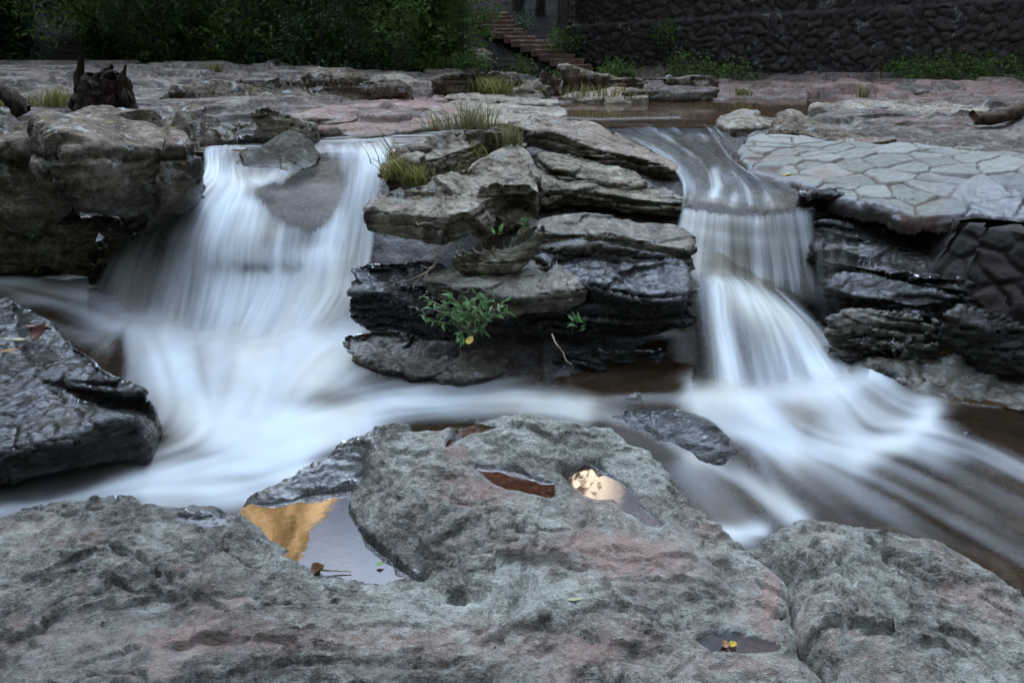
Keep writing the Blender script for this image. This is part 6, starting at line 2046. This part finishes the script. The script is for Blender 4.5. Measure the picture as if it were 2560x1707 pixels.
jagged_stump("dead_root", 20, 113, 7.9, "dark fallen root slanting down at the left picture edge",
             [("root", [(-14, 86, 7.9), (4, 93, 7.85), (14, 102, 7.8), (22, 114, 7.8)], [0.04, 0.05, 0.06, 0.05]), ("root", [(6, 90, 7.95), (18, 98, 7.9), (26, 110, 7.85)], [0.02, 0.03, 0.04])])
e = empty("fallen_log", at(975, 122, 1.19), "brown broken log lying at the right picture edge on the rock flat", "log")
c = curve([at(975, 117.5, 1.26), at(990, 118, 1.26), at(1005, 115.5, 1.28), at(1018, 110, 1.31), at(1040, 104, 1.36)], 30)
V, F = tube(c, np.linspace(0.055, 0.075, 30), 14)
V = V + normals(V, F) * (0.022 * fbm(V, 7, 4, 3))[:, None]
me = make_mesh("stem", V, F, M['twig'])
mt = NT("log_bark")
ob = mt.n("ShaderNodeTexCoord").outputs['Object']
nf = mt.noise(mt.mapping(ob, (4, 14, 14)), 2, 7, 0.65, 0.3)
M['log'] = mt.done(mt.principled(mt.ramp(nf, [(0.32, (0.02, 0.014, 0.01)), (0.7, (0.15, 0.10, 0.065))]), 0.85, mt.bump(nf, 1, 0.02), 0.2))
me.materials.clear()
me.materials.append(M['log'])
add("stem", me, e)
c = curve([at(977, 117.5, 1.27), at(973, 114.5, 1.30), at(972, 112.5, 1.32)], 8)
V, F = tube(c, np.linspace(0.04, 0.03, 8), 10)
add("broken_branch", make_mesh("broken_branch", V, F, M['step']), e)


# ---------------------------------------------------------------- fallen leaves
def leaf_color(name, a, b):
    m = NT(name)
    nn = m.noise(m.n("ShaderNodeTexCoord").outputs['Object'], 60, 5, 0.6)
    col = m.ramp(nn, [(0.3, a), (0.7, b)])
    tr = m.n("ShaderNodeBsdfTranslucent")
    m.set(tr.inputs['Color'], col)
    return m.done(m.mixsh(0.2, m.principled(col, 0.55, None, 0.3), tr.outputs[0]))


M['fl_brown'] = leaf_color("leaf_brown", (0.12, 0.05, 0.02), (0.36, 0.20, 0.09))
M['fl_red'] = leaf_color("leaf_red", (0.06, 0.02, 0.015), (0.15, 0.05, 0.03))
M['fl_yellow'] = leaf_color("leaf_yellow", (0.35, 0.22, 0.02), (0.60, 0.42, 0.05))
M['fl_green'] = leaf_color("leaf_green", (0.08, 0.18, 0.02), (0.20, 0.38, 0.06))
M['fl_pale'] = leaf_color("leaf_pale", (0.30, 0.30, 0.16), (0.45, 0.45, 0.28))
M['fl_pink'] = leaf_color("leaf_pink", (0.20, 0.11, 0.09), (0.34, 0.20, 0.16))


def fallen_leaf(p, ln, wd, ang, mat, label, curl=0.3, pitch=0.0, lift=0.004):
    n, m = 13, 7
    a = np.linspace(0, 1, n)
    b = np.linspace(-1, 1, m)
    A, B = np.meshgrid(a, b, indexing='ij')
    w = wd * np.sin(np.pi * np.clip(A, 0, 1) ** 0.8) ** 0.8 * 0.5 * (1 + 0.06 * np.sin(A * 40))
    X = (A - 0.5) * ln
    Y = B * w
    Z = curl * wd * (B ** 2 * 0.5) * np.sin(np.pi * A) + curl * ln * 0.5 * (A - 0.4) ** 2 + 0.02 * ln * np.sin(A * 9 + B * 2)
    X, Z = X * math.cos(pitch) - Z * math.sin(pitch), X * math.sin(pitch) + Z * math.cos(pitch)
    Z = Z - Z.min() + lift
    V = np.stack([p[0] + X * math.cos(ang) - Y * math.sin(ang), p[1] + X * math.sin(ang) + Y * math.cos(ang), p[2] + Z], -1).reshape(-1, 3)
    F, _ = grid_faces(n, m)
    o = add("fallen_leaf", make_mesh("fallen_leaf", V, F, mat))
    md = o.modifiers.new("thickness", 'SOLIDIFY')
    md.thickness = 0.0008
    return tag(o, label, "leaf")


pl_ = at(319, 573, 0.406)
curled = fallen_leaf(pl_, 0.055, 0.05, 0.5, M['fl_brown'], "curled dry brown leaf floating in the largest puddle", curl=1.1, pitch=0.35, lift=0.0)
st_ = curve([pl_ + [0.012, 0, 0.014], pl_ + [0.05, 0.004, 0.010], pl_ + [0.105, 0.004, 0.006]], 8)
V, F = tube(st_, np.linspace(0.004, 0.002, 8), 6)
o = add("stalk", make_mesh("stalk", V, F, M['twig']), curled)
fallen_leaf(at(296, 575, 0.406), 0.10, 0.018, 0.1, M['fl_brown'], "narrow tan strip of leaf left of the curled leaf in the puddle", curl=0.1)
fallen_leaf(at(380, 565, 0.41), 0.026, 0.018, 0.2, M['fl_green'], "tiny bright green leaf at the rim of the largest puddle", curl=0.5)
fallen_leaf(at(575, 600, 0.492), 0.055, 0.014, 0.1, M['fl_pale'], "slim yellow-green leaf lying in the middle of the foreground boulder", curl=0.25)
fallen_leaf(at(733, 645, 0.442), 0.026, 0.022, 0.7, M['fl_yellow'], "small yellow leaf in the shallow puddle near the bottom edge", curl=0.5)
fallen_leaf(at(725, 645, 0.442), 0.03, 0.022, 1.3, M['fl_brown'], "small tan leaf next to the yellow one in the shallow puddle", curl=0.5)
fallen_leaf(at(470, 347, 0.262), 0.07, 0.05, 1.2, M['fl_yellow'], "orange-yellow leaf stuck to the foot shelf below the bushy plant", curl=0.2, pitch=0.5, lift=0.03)
fallen_leaf(at(788, 177, 1.02), 0.085, 0.05, 0.0, M['fl_yellow'], "orange leaf at the lower edge of the paving beside the chute", curl=0.5, lift=0.01)
fallen_leaf(at(42, 337, 0.45), 0.12, 0.09, 1.1, M['fl_red'], "dark red leaf standing up on the glossy wet boulder", curl=0.6, pitch=0.6, lift=0.0)
fallen_leaf(at(38, 328, 0.45), 0.16, 0.04, -0.1, M['fl_pink'], "long pinkish leaf on the glossy wet boulder, behind the dark red one", curl=0.1, lift=0.01)
fallen_leaf(at(16, 341, 0.47), 0.16, 0.03, -0.15, M['fl_pale'], "pale greenish leaf at the left end of the glossy wet boulder", curl=0.1, lift=0.01)
fallen_leaf(at(8, 353, 0.47), 0.13, 0.05, 0.35, M['fl_brown'], "ochre leaf lying nearest the left picture edge on the wet boulder", curl=0.15, lift=0.01)
